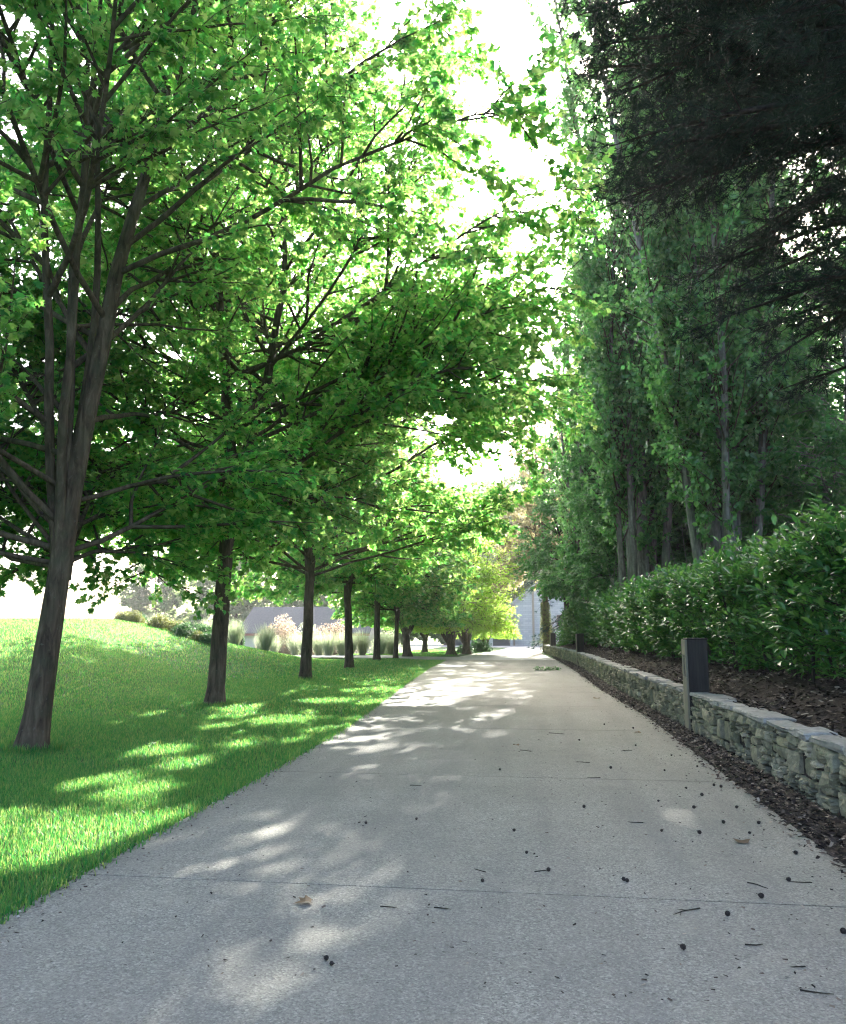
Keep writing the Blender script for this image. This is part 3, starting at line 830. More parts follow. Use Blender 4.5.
pop.location = (6.3, 27.5, .95); tag(pop, 'tall poplar with a cluster of pale bare stems behind the near hedge', 'tree', G_POP)
pop2 = poplar(72, 33, 4.2, 8, .9, .18, .03, (4.3, 34, .9))
pop2.location = (4.3, 34, .9); tag(pop2, 'taller poplar to the left whose crown edges the open sky above the drive', 'tree', G_POP)
dup(pop, (8.4, 37, 1.0), 2.1, 1.0, 'poplar partly hidden between and behind the two front poplars', G_POP)
dup(pop, (3.5, 43.5, .8), 4.4, .78, 'farther poplar showing left of the taller one, lowest against the sky', G_POP)

# dark broadleaf trees of the right hand wood
G_WOOD = 'dense broadleaf trees in the wood behind the hedge'
bl = broadleaf('broadleaf_tree', 81, H=15, R=5.6, fork=1.6, r0=.3, lean=(.2, 0), leaders=3, limbs=54, leaf=.22, per_twig=13, tmpl=OVAL, lmat=M_DARKLEAF, bark=M_DARKBARK, lod=.9, low=2.3, el0=4)
bl.location = (5.7, 44, .9); tag(bl, 'dense dark green tree hanging over the far end of the hedge', 'tree', G_WOOD)
bl2 = broadleaf('broadleaf_tree', 83, H=18, R=5.6, fork=3.5, r0=.3, lean=(-.2, 0), leaders=3, limbs=50, leaf=.2, per_twig=13, tmpl=OVAL, lmat=M_DARKLEAF, bark=M_PALEBARK, lod=.9, low=.8, el0=5)
bl2.location = (11.5, 30, 1.1); tag(bl2, 'broad green tree at the right, behind the hedge and the black conifer boughs', 'tree', G_WOOD)
dup(bl2, (10.2, 40, 1.1), 2.3, 1.05, 'tall green tree filling the gap just right of the poplar stems', G_WOOD)
dup(bl, (15.5, 41, 1.1), 1.2, 1.1, 'farther green tree in the wood near the right edge', G_WOOD)
dup(bl, (8.8, 51, 1.0), 4.0, 1.0, 'green tree deep in the wood behind the dense overhanging one', G_WOOD)
dup(bl, (6.0, 38.5, .9), 2.6, (.72, .72, .66), 'low bushy tree filling the space under the taller poplar', G_WOOD)

# conifers
def conifer(seed, branches, H, r0, needle, dens, nmat_, bark, droop=-.06, sec_len=.55, tuft=16):
    rng = np.random.default_rng(seed); root = empty('conifer_tree')
    tp = trunk_line(H, (.2, .1), 14, .02, rng); zz = np.maximum(tp[0, :, 2], 0)
    gt = Geo(); tubes(gt, tp, (r0 * (1 - zz / H) + .02 + .35 * r0 * np.exp(-zz / .35))[None], 14)
    b = np.array(branches)   # z, azimuth deg, elevation deg, length
    s = b[:, 0] / H
    B0, _ = sample(tp, np.zeros(len(b), int), s)
    a, e, L = np.radians(b[:, 1]), np.radians(b[:, 2]), b[:, 3]
    BD = np.c_[np.cos(a) * np.cos(e), np.sin(a) * np.cos(e), np.sin(e)]
    BP = grow(rng, B0, BD, L, 10, 0, .045, bend=lambda u: droop)
    tubes(gt, BP, (.011 * L + .012)[:, None] * (1 - np.linspace(0, 1, 11)[None]) ** .8 + .005, 6)
    cnt = np.maximum((L / (.17 / dens)).astype(int), 4); idx = np.repeat(np.arange(len(b)), cnt)
    u = .12 + .88 * rng.random(len(idx)); S0, ST = sample(BP, idx, u)
    SL = np.clip(sec_len * L[idx] * (1 - u) ** .8 * rng.uniform(.35, .8, len(idx)) + .3, .25, 2.4)
    SD = side_dirs(rng, ST, rng.uniform(.5, 1.1, len(idx)), .28)
    SP = grow(rng, S0, SD, SL, 4, droop * .6, .07)
    tubes(gt, SP, (.005 * SL + .004)[:, None] * (1 - np.linspace(0, 1, 5)[None]) ** .7 + .0025, 4)
    cnt = np.maximum((SL / (.17 / dens)).astype(int), 2); i2 = np.repeat(np.arange(len(SL)), cnt)
    u = .1 + .9 * rng.random(len(i2)); W0, WT = sample(SP, i2, u)
    WD = side_dirs(rng, WT, rng.uniform(.4, 1.0, len(i2)), .4)
    WL = rng.uniform(.12, .34, len(i2)); WP = grow(rng, W0, WD, WL, 2, droop, .08)
    i3 = np.repeat(np.arange(len(i2)), tuft)
    Q, QT = sample(WP, i3, rng.random(len(i3)))
    pr = rng.normal(0, 1, Q.shape); pr = norm(pr - QT * (pr * QT).sum(1, keepdims=True))
    ax = norm(QT * .75 + pr * .8)
    V, F = leaves(rng, Q, ax, rng.normal(0, 1, Q.shape), needle * rng.uniform(.7, 1.2, len(Q)), *NEEDLE)
    obj('trunk', gt.build('trunk', bark, True), root)
    obj('crown', mesh('crown', V, [F], nmat_), root)
    return root
rng = np.random.default_rng(5)
br = []
for k in range(110):
    z = 4.8 + 15.5 * (k + rng.random()) / 110
    az = rng.uniform(100, 265) if k % 5 else rng.uniform(-90, 90)
    Lb = np.interp(z, [4.8, 6, 8, 9.5, 11.5, 15, 20.5], [4.4, 5.4, 6.8, 7.6, 7.8, 6.0, 1.5]) * rng.uniform(.8, 1.05)
    br.append((z, az, np.interp(z, [4.8, 12, 20], [4, 8, 30]) + rng.normal(0, 5), Lb))
for k in range(16):
    br.append((rng.uniform(9.2, 13.5), rng.uniform(150, 200), rng.uniform(0, 10), rng.uniform(6.0, 7.4)))
con = conifer(91, br, 22, .36, .13, 1.22, M_FIR, M_DARKBARK, tuft=22, droop=-.03)
con.location = (7.7, 11.5, .95)
tag(con, 'huge near conifer whose black boughs fill the upper right above the hedge', 'tree')
rng = np.random.default_rng(6)
br = [(z, rng.uniform(0, 360), np.interp(z, [2, 24], [-8, 35]), np.interp(z, [2, 24], [4.4, .5]) * rng.uniform(.8, 1.1)) for z in np.linspace(2, 24.5, 100)]
cedar = conifer(92, br, 26, .35, .22, .55, M_CEDAR, M_DARKBARK, tuft=18)
cedar.location = (2.6, 60, .1)
tag(cedar, 'tall blue green conifer far behind, between the maples and the poplars', 'tree')

# ivy clad trunk and leaning dark trunk at the end of the wall
iv = broadleaf('ivy_clad_tree', 95, H=19, R=4.4, fork=5.5, r0=.26, lean=(-.1, 0), leaders=3, limbs=34, leaf=.22, per_twig=9, tmpl=LEAF4, lmat=M_BROWNLEAF, bark=M_TANBARK, lod=.85, low=3.4, el0=8)
iv.location = (.95, 58, 0); tag(iv, 'pale tan trunk wrapped in ivy at the end of the stone wall', 'tree')
rng = np.random.default_rng(96)
n = 1500; zz = rng.random(n) ** .8 * 3.4; a = rng.uniform(0, 2 * pi, n); r_ = .27 + rng.random(n) * (.32 * (1 - zz / 3.6))
V, F = leaves(rng, np.c_[np.cos(a) * r_ - .1 * zz / 5.5, np.sin(a) * r_, zz + .15], np.c_[np.cos(a) * .5, np.sin(a) * .5, -.6 + 0 * a], np.c_[np.cos(a), np.sin(a), np.full(n, .5)], rng.uniform(.08, .16, n), *OVAL)
obj('ivy', mesh('ivy', V, [F], M_OLIVE), iv)
ln = broadleaf('leaning_tree', 97, H=10, R=3.6, fork=4.6, r0=.17, lean=(-1.7, 0), leaders=2, limbs=26, leaf=.22, per_twig=12, tmpl=OVAL, lmat=M_DARKLEAF, bark=M_DARKBARK, lod=.8, low=4.6)
ln.location = (4.2, 53, .4); tag(ln, 'slender dark trunk leaning left over the end of the hedge', 'tree')

# ------------------------------------------------------------------ laurel hedge
rng = np.random.default_rng(101)
hedge = tag(empty('laurel_hedge', (4.6, 20, .8)), 'long glossy green laurel hedge growing in the mulch bed above the wall', 'hedge')
ho = np.array([4.6, 20, .8])
def hedge_x(y): return lerp_poly(WALL, y) + np.interp(y, [6, 20, 45], [1.95, 1.75, 1.5])
n = 7600
y = 6.5 + rng.random(n) ** 1.4 * 42.5
th = rng.random(n)      # around the profile: 0 foot of front face -> .55 top front -> .8 top back -> 1 back
zt = 1.95 + .16 * np.sin(y * 1.3) + .12 * np.sin(y * 2.9 + 1) + .25 * smooth((9.5 - y) / 3)
wv = .12 * np.sin(y * 1.9 + 2) + .1 * np.sin(y * 4.1)
px = np.where(th < .6, -.72, np.where(th < .85, -.72 + (th - .6) / .25 * 1.5, .78)) + wv * (th < .6)
pz = np.where(th < .6, .10 + (th / .6) ** .9 * (zt - .17), np.where(th < .85, zt, zt * (1 - (th - .85) / .15 * .8)))
rc_ = np.where((th > .48) & (th < .68), .12, 0.0)
inn = rng.random(n) ** 2 * .5
nrmx = np.where(th < .5, -1, np.where(th < .65, -.6, np.where(th < .85, 0, 1.))); nrmz = np.where(th < .5, .35, np.where(th < .85, 1, .3))
P0 = np.c_[hedge_x(y) + px - nrmx * (inn + .22), y, .8 + pz - nrmz * .22 - rc_ - inn * .3]
P0[:, 0] += (pz < .5) * .18
D = np.c_[nrmx * .8 + rng.normal(0, .45, n), rng.normal(0, .5, n), nrmz * .7 + .35 + rng.normal(0, .3, n)]
SL = rng.uniform(.26, .68, n)
SP = grow(rng, P0, D, SL, 4, .06, .08)
gs = Geo(); tubes(gs, SP, np.repeat(np.array([[.007, .006, .005, .004, .002]]), n, 0), 3)
per = 9; idx = np.repeat(np.arange(n), per)
u = np.tile(np.linspace(.1, 1, per), n) + rng.uniform(-.04, .04, n * per)
Q, QT = sample(SP, idx, u)
ax = side_dirs(rng, QT, np.repeat(rng.uniform(.6, 1.1, n), per) * (1.3 - .5 * np.clip(u, 0, 1)), .55); ax[:, 2] -= .12
V, F = leaves(rng, Q, ax, np.c_[rng.normal(0, .3, (n * per, 2)), np.ones(n * per)] + QT * .5, rng.uniform(.12, .205, n * per) * np.where(y[idx] > 20, 1.25, 1), *LAUREL)
obj('foliage', mesh('foliage', V - ho, [F], M_LAUREL), hedge)
n = 150; yy = np.sort(rng.uniform(6.6, 49, n)); P0 = np.c_[hedge_x(yy) + rng.normal(-.1, .22, n), yy, .72 + 0 * yy]
q = grow(rng, P0, np.c_[rng.normal(0, .12, (n, 2)), np.ones(n)], rng.uniform(1.2, 1.9, n), 6, .0, .06)
tubes(gs, q, np.repeat(np.linspace(.026, .01, 7)[None], n, 0), 6)
gs.V = [v - ho for v in gs.V]
obj('stems', gs.build('stems', M_DARKBARK), hedge)

# ------------------------------------------------------------------ shrubs
def shrub(name, seed, rx, rz_, n, leaf, lmat, tmpl=OVAL, stems=7, clip=.5, sprawl=1.0):
    rng = np.random.default_rng(seed); root = empty(name)
    d = norm(rng.normal(0, 1, (n, 3))); d[:, 2] = np.abs(d[:, 2]) * 1.1 - .1
    lump = 1 + .12 * np.sin(d[:, 0] * 5 + seed) + .12 * np.sin(d[:, 1] * 6 + d[:, 2] * 4)
    r = rng.random(n) ** clip * lump
    P = d * r[:, None] * np.array([rx, rx, rz_]); P[:, 2] = np.maximum(P[:, 2] + .1, .03)
    V, F = leaves(rng, P, d + rng.normal(0, .7, (n, 3)), d + rng.normal(0, .6, (n, 3)), leaf * rng.uniform(.7, 1.3, n), *tmpl)
    g = Geo(); a = rng.uniform(0, 2 * pi, stems)
    q = grow(rng, np.c_[np.cos(a) * .06, np.sin(a) * .06, np.full(stems, -.08)], np.c_[np.cos(a) * .6 * rx / rz_, np.sin(a) * .6 * rx / rz_, np.ones(stems)], np.full(stems, rz_ * .9), 4, .0, .08)
    tubes(g, q, np.repeat(np.linspace(.03, .008, 5)[None] * max(.4, rz_ / 2), stems, 0), 5)
    obj('stems', g.build('stems', M_DARKBARK), root); obj('foliage', mesh('foliage', V, [F], lmat), root)
    return root
G_SH = 'clipped shrubs along the crest of the lawn'
sh_a = shrub('round_shrub', 111, .62, .72, 2600, .075, M_OLIVE)
sh_b = shrub('round_shrub', 112, .66, .78, 2600, .075, M_SHRUB)
def at(x, y): return (x, y, float(ground_z(x, y)) - .03)
sh = [(sh_a, -17.3, 32.4, .62, 'olive clipped shrub at the upper left end of the crest row'),
      (sh_a, -16.7, 32.2, .68, 'olive clipped shrub second along the crest row'),
      (sh_b, -17.6, 34.2, .75, 'dark green shrub peeping up behind the first two crest shrubs'),
      (sh_a, -15.6, 32.2, .78, 'tall yellowish shrub in the middle of the crest row'),
      (sh_a, -14.9, 32.4, .72, 'yellow green shrub touching the dark rounded one'),
      (sh_b, -14.3, 31.8, .74, 'dark rounded shrub low on the crest row'),
      (sh_b, -14.6, 34.5, .85, 'blue green upright shrub behind the lower crest row'),
      (sh_a, -13.7, 31.9, .55, 'small brownish shrub low on the slope'),
      (sh_b, -13.2, 31.8, .66, 'green shrub at the lower end of the row beside the second maple')]
used = set()
for k, (src, x, y, s, lab) in enumerate(sh):
    if id(src) not in used:
        used.add(id(src)); src.location = at(x, y); src.scale = (s, s, s); tag(src, lab, 'shrub', G_SH)
    else:
        dup(src, at(x, y), k * 1.7, s, lab, G_SH)
# make copies unaffected by the first one's scale is handled in dup
col = shrub('columnar_evergreen', 113, .30, 1.9, 2600, .085, M_SHRUB, clip=.45)
col.location = at(-17.55, 47); tag(col, 'slim dark columnar evergreen beside the house, right one of the pair', 'shrub', 'pair of columnar evergreens')
dup(col, at(-18.3, 47.3), 1.4, 1.0, 'slim columnar evergreen half hidden behind the second maple trunk', 'pair of columnar evergreens')
blo = shrub('blossoming_shrub', 114, 1.7, 3.0, 7000, .13, M_BLOSSOM, clip=.4)
blo.scale = (1, 1, .8); blo.location = at(-16.5, 52); tag(blo, 'pale pink blossoming shrub in front of the grey roof', 'shrub')
dup(blo, at(-13.2, 53), 2.0, (.95, .95, .75), 'pale blossoming shrub between the third and fourth maple trunks')
olv = shrub('pale_shrub', 115, 1.5, 2.3, 4200, .13, M_REED, clip=.4)
olv.location = at(-15.2, 54); tag(olv, 'pale yellow green shrub to the right of the pink blossom', 'shrub')
dup(olv, at(-10.6, 58), 1.3, .8, 'pale green shrub behind the side path by the fifth maple')
lau = shrub('laurel_shrub', 116, 1.25, 1.9, 5200, .15, M_LAUREL, LAUREL, clip=.4)
lau.location = (2.5, 50.5, .55); tag(lau, 'rounded glossy shrub closing the far end of the hedge', 'shrub')
lw = shrub('low_shrub', 117, .8, .75, 2000, .10, M_SHRUB)
lw.location = (-3.9, 60, 0); tag(lw, 'low green shrub under the lime green trees', 'shrub', 'low shrubs on the far island')
dup(lw, (-4.6, 55.0, 0), 2.0, .8, 'low green bush at the foot of the slim lime tree', 'low shrubs on the far island')

# feathery grasses
def tuft(seed, h, n=420):
    rng = np.random.default_rng(seed)
    a = rng.uniform(0, 2 * pi, n); d = np.c_[np.cos(a), np.sin(a), np.zeros(n)]
    P0 = d * rng.uniform(0, .16, n)[:, None]
    D = d * rng.uniform(.05, .5, n)[:, None]; D[:, 2] = 1
    P = grow(rng, P0, D, h * rng.uniform(.6, 1.1, n), 5, -.06, .05)
    w = np.array([1, 1.1, .9, .7, .45, .1]) * .011
    side = np.c_[-np.sin(a), np.cos(a), np.zeros(n)][:, None, :]
    Lf = P - side * w[None, :, None]; Rt = P + side * w[None, :, None]
    V = np.concatenate([Lf, Rt], 1).reshape(-1, 3)
    F = np.array([[k, k + 6, k + 7, k + 1] for k in range(5)])
    return V, (np.arange(n)[:, None, None] * 12 + F[None]).reshape(-1, 4)
V, F = tuft(121, 1.35)
fg_me = mesh('feather_grass', V, [F], M_REED)
spots = [(-16.6, 48.3, 1.0), (-15.6, 47.6, .95), (-14.4, 48.0, 1.1), (-13.6, 47.4, 1.05), (-12.9, 48.0, 1.1), (-12.2, 47.6, 1.15), (-11.5, 48.1, 1.1),
         (-10.9, 47.7, 1.1), (-10.3, 48.4, 1.15), (-9.6, 50.8, 1.1), (-9.0, 51.2, 1.0), (-13.9, 36.6, .95), (-17.9, 36.8, .9), (-15.6, 37.3, .9), (-12.6, 37.2, 1.0)]
for k, (x, y, s) in enumerate(spots):
    o = obj('feather_grass', fg_me, None, at(x, y)); o.rotation_euler = (0, 0, k * 1.3); o.scale = (s, s, s)
    if k < 11: tag(o, 'pale tall feathery grass clump in the row at the far edge of the lawn', 'grass clump', 'feathery grasses at the lawn edge', 'thing')
    else: tag(o, 'pale feathery grass clump behind the clipped shrubs on the crest', 'grass clump', 'feathery grasses behind the crest shrubs', 'thing')

# ------------------------------------------------------------------ buildings
def plain(name, col, rough=.7, nscale=None, c2=None, metal=0):
    m, nt, b, out = nmat(name)
    b.inputs['Base Color'].default_value = (*col, 1); b.inputs['Roughness'].default_value = rough; b.inputs['Metallic'].default_value = metal
    if nscale:
        nn = noise(nt, nscale, 5, .65)
        nt.links.new(ramp(nt, nn, [(.3, col), (.7, c2)]), b.inputs['Base Color']); bump(nt, b, nn, .3, .02)
    return m
def stone_block_mat():
    m, nt, b, out = nmat('pale_ashlar')
    br_ = node(nt, 'ShaderNodeTexBrick'); br_.inputs['Scale'].default_value = 1
    br_.inputs['Brick Width'].default_value = .55; br_.inputs['Row Height'].default_value = .22; br_.inputs['Mortar Size'].default_value = .012
    br_.inputs['Color1'].default_value = (.50, .50, .49, 1); br_.inputs['Color2'].default_value = (.62, .61, .58, 1); br_.inputs['Mortar'].default_value = (.42, .41, .39, 1)
    tc = nt.nodes.new('ShaderNodeTexCoord'); mp = nt.nodes.new('ShaderNodeMapping'); mp.inputs['Rotation'].default_value = (radians(90), 0, 0)
    nt.links.new(tc.outputs['Object'], mp.inputs[0]); nt.links.new(mp.outputs[0], br_.inputs['Vector'])
    nt.links.new(br_.outputs['Color'], b.inputs['Base Color']); b.inputs['Roughness'].default_value = .85
    bump(nt, b, br_.outputs['Fac'], -.4, .02)
    return m
M_ASH = stone_block_mat()
M_TRIM = plain('timber_trim', (.34, .27, .20), .7, 8, (.44, .35, .26))
M_ZINC = plain('pale_metal_roof', (.45, .46, .48), .45, 2, (.55, .56, .57))
M_SHADOW = plain('dark_doors', (.06, .055, .05), .6, 5, (.09, .08, .07))  # dark colour stands in for the shade inside the open bays
M_GLASS = plain('window_glass', (.03, .04, .05), .08)
M_SLATE = plain('grey_roof', (.092, .096, .098), .9, 6, (.135, .138, .138)); M_SLATE.node_tree.nodes['Principled BSDF'].inputs['Specular IOR Level'].default_value = .1
M_RENDER = plain('cream_render', (.55, .50, .42), .8, 3, (.62, .57, .49))
M_FASCIA = plain('red_fascia', (.30, .09, .06), .6)

def gable(parent, x0, x1, y0, y1, ze, zr, wall_mat, roof_mat, along='y', over=.35, th=.16):
    """gabled house; ridge along 'y' (gable faces the viewer) or 'x'"""
    g = Geo(); 
    if along == 'y':
        xm = (x0 + x1) / 2
        V = [(x0, y0, -.3), (x1, y0, -.3), (x1, y0, ze), (xm, y0, zr), (x0, y0, ze)]
        V += [(x, y1, z) for x, _, z in V]
        g.add(V, np.array([[0, 1, 2, 3, 4], [9, 8, 7, 6, 5]])); g.F.setdefault(4, []).append(np.array([[1, 6, 7, 2], [5, 0, 4, 9]]))
    else:
        ym = (y0 + y1) / 2
        V = [(x0, y0, -.3), (x0, y1, -.3), (x0, y1, ze), (x0, ym, zr), (x0, y0, ze)]
        V += [(x1, y, z) for _, y, z in V]
        g.add(V, np.array([[4, 3, 2, 1, 0], [5, 6, 7, 8, 9]])); g.F.setdefault(4, []).append(np.array([[5, 9, 4, 0], [1, 2, 7, 6]]))
    obj('wall', g.build('wall', wall_mat), parent)
    r = Geo()
    if along == 'y':
        xm = (x0 + x1) / 2; sl = (zr - ze) / (xm - x0)
        for s, xe in ((-1, x0), (1, x1)):
            xo = xe + s * over; zo = ze - sl * over
            P = [(xo, zo), (xm, zr), (xm, zr + th), (xo, zo + th)]
            V = [(x, y0 - over, z + .01) for x, z in P] + [(x, y1 + over, z + .01) for x, z in P]
            r.add(V, np.array([[0, 1, 2, 3], [7, 6, 5, 4], [0, 4, 5, 1], [1, 5, 6, 2], [2, 6, 7, 3], [3, 7, 4, 0]]))
    else:
        ym = (y0 + y1) / 2; sl = (zr - ze) / (ym - y0)
        for s, ye in ((-1, y0), (1, y1)):
            yo = ye + s * over; zo = ze - sl * over
            P = [(yo, zo), (ym, zr), (ym, zr + th), (yo, zo + th)]
            V = [(x0 - over, y, z + .01) for y, z in P] + [(x1 + over, y, z + .01) for y, z in P]
            r.add(V, np.array([[0, 1, 2, 3], [7, 6, 5, 4], [0, 4, 5, 1], [1, 5, 6, 2], [2, 6, 7, 3], [3, 7, 4, 0]]))
    return obj('roof', r.build('roof', roof_mat), parent)

barn = tag(empty('stone_barn', (1.2, 84, 0)), 'pale stone gabled building with timber uprights at the end of the drive', 'building')
gable(barn, -3.3, 3.3, 0, 12, 4.3, 6.9, M_ASH, M_ZINC)
for x in (-3.15, -1.15):
    g = Geo(); zz = 4.2 + (x + 3.3) / 3.3 * 2.6; box(g, (x, -.06, zz / 2 - .1), (.22, .12, zz)); obj('timber_upright', g.build('timber_upright', M_TRIM), barn)
for x in (1.6, 2.5):
    g = Geo(); 
    for dx, dz, sx, sz in ((-.33, 0, .06, 1.1), (.33, 0, .06, 1.1), (0, .52, .6, .06), (0, -.52, .6, .06)): box(g, (x + dx, -.05, 2.6 + dz), (sx, .1, sz))
    w = obj('window', g.build('window', M_TRIM), barn)
    g = Geo(); box(g, (x, -.015, 2.6), (.6, .03, .98)); obj('pane', g.build('pane', M_GLASS), w)
wing = tag(empty('garage_wing', (-5.4, 83, 0)), 'low pale building with three dark bays beside the stone barn', 'building')
g = Geo()
box(g, (0, 2.6, 1.45), (6.7, 5, 2.9 + .3))
obj('wall', g.build('wall', M_ASH), wing)
g = Geo(); box(g, (0, 2.4, 3.17), (7.0, 5.9, .22)); obj('roof', g.build('roof', M_ZINC), wing)
for x in (-2.2, 0, 2.2):
    g = Geo(); box(g, (x, .07, 1.1), (1.75, .1, 2.2)); obj('garage_door', g.build('garage_door', M_SHADOW), wing)  # flat dark panel painted as the shade of an open bay
g = Geo(); box(g, (0, .05, 2.55), (6.9, .12, .5)); obj('fascia', g.build('fascia', M_TRIM), wing)

hz = -1.35
house = tag(empty('grey_roofed_house', (-21.5, 72, hz)), 'cream house with a grey roof and red eaves beyond the lawn', 'house')
rf = gable(house, -5.2, 6.5, 0, 8, 2.75, 5.0, M_RENDER, M_SLATE, 'x', .4)
g = Geo(); box(g, (.65, -.45, 2.52), (12.5, .08, .2)); obj('red_gutter', g.build('red_gutter', M_FASCIA), house)
for x in (-3.2, -.4, 3.0):
    g = Geo()
    for dx, dz, sx, sz in ((-.5, 0, .08, 1.2), (.5, 0, .08, 1.2), (0, .56, .92, .08), (0, -.56, .92, .08)): box(g, (x + dx, -.04, 1.45 + dz), (sx, .08, sz))
    w = obj('window', g.build('window', M_TRIM), house)
    g = Geo(); box(g, (x, -.012, 1.45), (.92, .024, 1.04)); obj('pane', g.build('pane', M_GLASS), w)

# far trees closing the view
M_FARLEAF = leaf_mat('far_leaf', [(.09, .15, .07), (.13, .19, .09)], [(.34, .50, .18), (.44, .58, .24)], .5)
ft = broadleaf('distant_tree', 131, H=13, R=5.5, fork=2, r0=.28, lean=(.1, 0), leaders=3, limbs=44, leaf=.36, per_twig=14, tmpl=LEAF4, lmat=M_FARLEAF, lod=.7, low=.4, el0=4)
G_FAR = 'distant trees beyond the houses'
far = [(-34, 88, 1.0), (-46, 94, .9), (-27, 96, 1.15), (-19, 100, 1.1), (-11, 104, 1.5), (-3, 112, 1.65), (5, 108, 1.6), (13, 98, 1.1), (20, 84, 1.1), (24, 66, 1.1), (21, 50, 1.1), (-9, 92, .9)]
flab = ['pale distant tree left of the grey roof', 'distant tree showing above the crest shrubs', 'distant tree just behind the grey roof', 'distant tree to the right behind the grey roof', 'distant tree seen between the lawn maples',
        'distant tree left of the barn gable', 'distant tree behind the barn roof', 'distant tree right of the barn', 'distant tree behind the right hand wood', 'deep tree behind the poplars on the right',
        'tree closing the wood at the far right', 'smaller distant tree behind the lime green trees']
for k, (x, y, s) in enumerate(far):
    z = float(ground_z(x, y)) - .05
    if k == 0: ft.location = (x, y, z); tag(ft, flab[0], 'tree', G_FAR)
    else: dup(ft, (x, y, z), k * 1.1, s, flab[k], G_FAR)

# ------------------------------------------------------------------ litter on the drive
m, nt, b, out = nmat('cone_scale'); b.inputs['Roughness'].default_value = .8
nn = noise(nt, 120, 3); nt.links.new(ramp(nt, nn, [(.3, (.008, .006, .005)), (.7, (.035, .025, .018))]), b.inputs['Base Color']); M_CONE = m
def cone_mesh():
    V, F = [], []
    n, rows = 10, 8
    for r in range(rows):
        t = r / (rows - 1)
        rad = .0155 * math.sqrt(max(1 - (2 * t - 1) ** 2, .02)) * (1.05 - .25 * t)
        for i in range(n):
            k = 1.22 if (i + r) % 2 == 0 else .82
            a = 2 * pi * i / n
            V.append((rad * k * cos(a), rad * k * sin(a), .003 + .034 * t - (.003 if k > 1 else 0)))
    F = [[r * n + i, r * n + (i + 1) % n, (r + 1) * n + (i + 1) % n, (r + 1) * n + i] for r in range(rows - 1) for i in range(n)]
    g = Geo(); g.add(V, np.array(F)); g.F.setdefault(n, []).append(np.array([list(range(n - 1, -1, -1)), [(rows - 1) * n + i for i in range(n)]]))
    g2 = np.array([[.002, 0, .036], [-.001, .002, .036], [-.001, -.002, .036], [.006, .002, .048], [.003, .004, .048], [.003, 0, .048]])
    g.add(g2, np.array([[0, 1, 4, 3], [1, 2, 5, 4], [2, 0, 3, 5]]))
    return g.build('cone', M_CONE)
cm = cone_mesh()
cones = [(-0.16, 6.27), (-0.08, 5.69), (-0.33, 5.05), (0.06, 5.31), (0.5, 5.19), (0.53, 5.17), (0.4, 7.19), (1.05, 7.52), (0.91, 6.42), (1.19, 6.37), (1.44, 6.74), (1.54, 6.44), (1.69, 6.77), (1.66, 7.33), (1.3, 7.28), (1.71, 8.34), (1.75, 8.26), (1.42, 8.15), (1.36, 9.13), (1.72, 5.91), (1.25, 4.95), (0.98, 4.63), (1.49, 4.45), (0.68, 4.13), (1.5, 5.32), (-0.95, 3.79), (-0.93, 3.75), (-1.3, 6.36), (-0.95, 6.54), (1.48, 7.79), (0.61, 11.46), (0.8, 9.18), (-0.38, 8.95), (1.6, 10.2), (1.3, 11.0), (1.75, 9.4), (1.1, 13.4), (1.5, 12.9)]
spec = {25: 'one of two small dark cones touching each other low in the middle of the drive', 26: 'one of two small dark cones touching each other low in the middle of the drive',
        4: 'one of two cones lying together on the joint line', 5: 'one of two cones lying together on the joint line'}
for k, (x, y) in enumerate(cones):
    o = obj('fallen_cone', cm, None, (x, y, .032)); s = random.uniform(.6, .95)
    o.scale = (s, s, s); o.rotation_euler = (random.uniform(1.2, 1.7), 0, random.uniform(0, 6.28)); o.location.z = .02 + .0145 * s
    lab = spec.get(k, 'small dark round cone lying by itself on the grey driveway')
    tag(o, lab, 'cone', {25: 'pair of touching cones', 26: 'pair of touching cones', 4: 'pair of cones on the joint', 5: 'pair of cones on the joint'}.get(k, 'cones scattered over the driveway'))
twigs = [(-0.56, 4.55, .10), (0.86, 4.73, .2), (1.23, 5.23, .14), (1.61, 5.28, .14), (1.07, 3.76, .13), (1.17, 4.01, .07), (0.97, 4.24, .09), (-0.32, 5.23, .1), (-0.02, 5.28, .09), (0.82, 6.68, .12), (-0.85, 4.53, .1), (0.65, 8.62, .14), (-0.19, 10.43, .2), (0.61, 9.55, .16), (-1.21, 7.95, .12), (1.2, 10.6, .22), (.2, 12.2, .25)]
for k, (x, y, L) in enumerate(twigs):
    rng = np.random.default_rng(500 + k); a = rng.uniform(-.5, .5) + (pi if k % 2 else 0)
    P = grow(rng, np.array([[0, 0, .004]]), np.array([[cos(a), sin(a), 0]]), np.array([L]), 5, 0, .14); P[:, :, 2] = .004
    g = Geo(); tubes(g, P, np.array([[.0035, .0035, .003, .003, .0025, .0015]]), 5)
    if L > .15:
        b0, bt = sample(P, np.array([0, 0]), np.array([.45, .7])); d2 = np.c_[bt[:, 1] * np.array([1, -1]), -bt[:, 0] * np.array([1, -1]), [0, 0]] + bt
        q = grow(rng, b0, d2, np.array([.05, .06]), 3, 0, .1); q[:, :, 2] = .005
        tubes(g, q, np.array([[.002, .002, .0015, .001]] * 2), 4)
    o = obj('fallen_twig', g.build('fallen_twig', M_DARKBARK), None, (x, y, .021))
    if k == 1: tag(o, 'long forked twig lying just below the joint on the right half of the drive', 'twig', 'twigs scattered over the driveway')
    else: tag(o, 'thin dark broken twig lying on the grey driveway', 'twig', 'twigs scattered over the driveway')
M_DRY = leaf_mat('dry_leaf', [(.10, .07, .04), (.17, .12, .07), (.22, .17, .11)], [(.2, .14, .08), (.25, .18, .1)], .2, .7, .2)
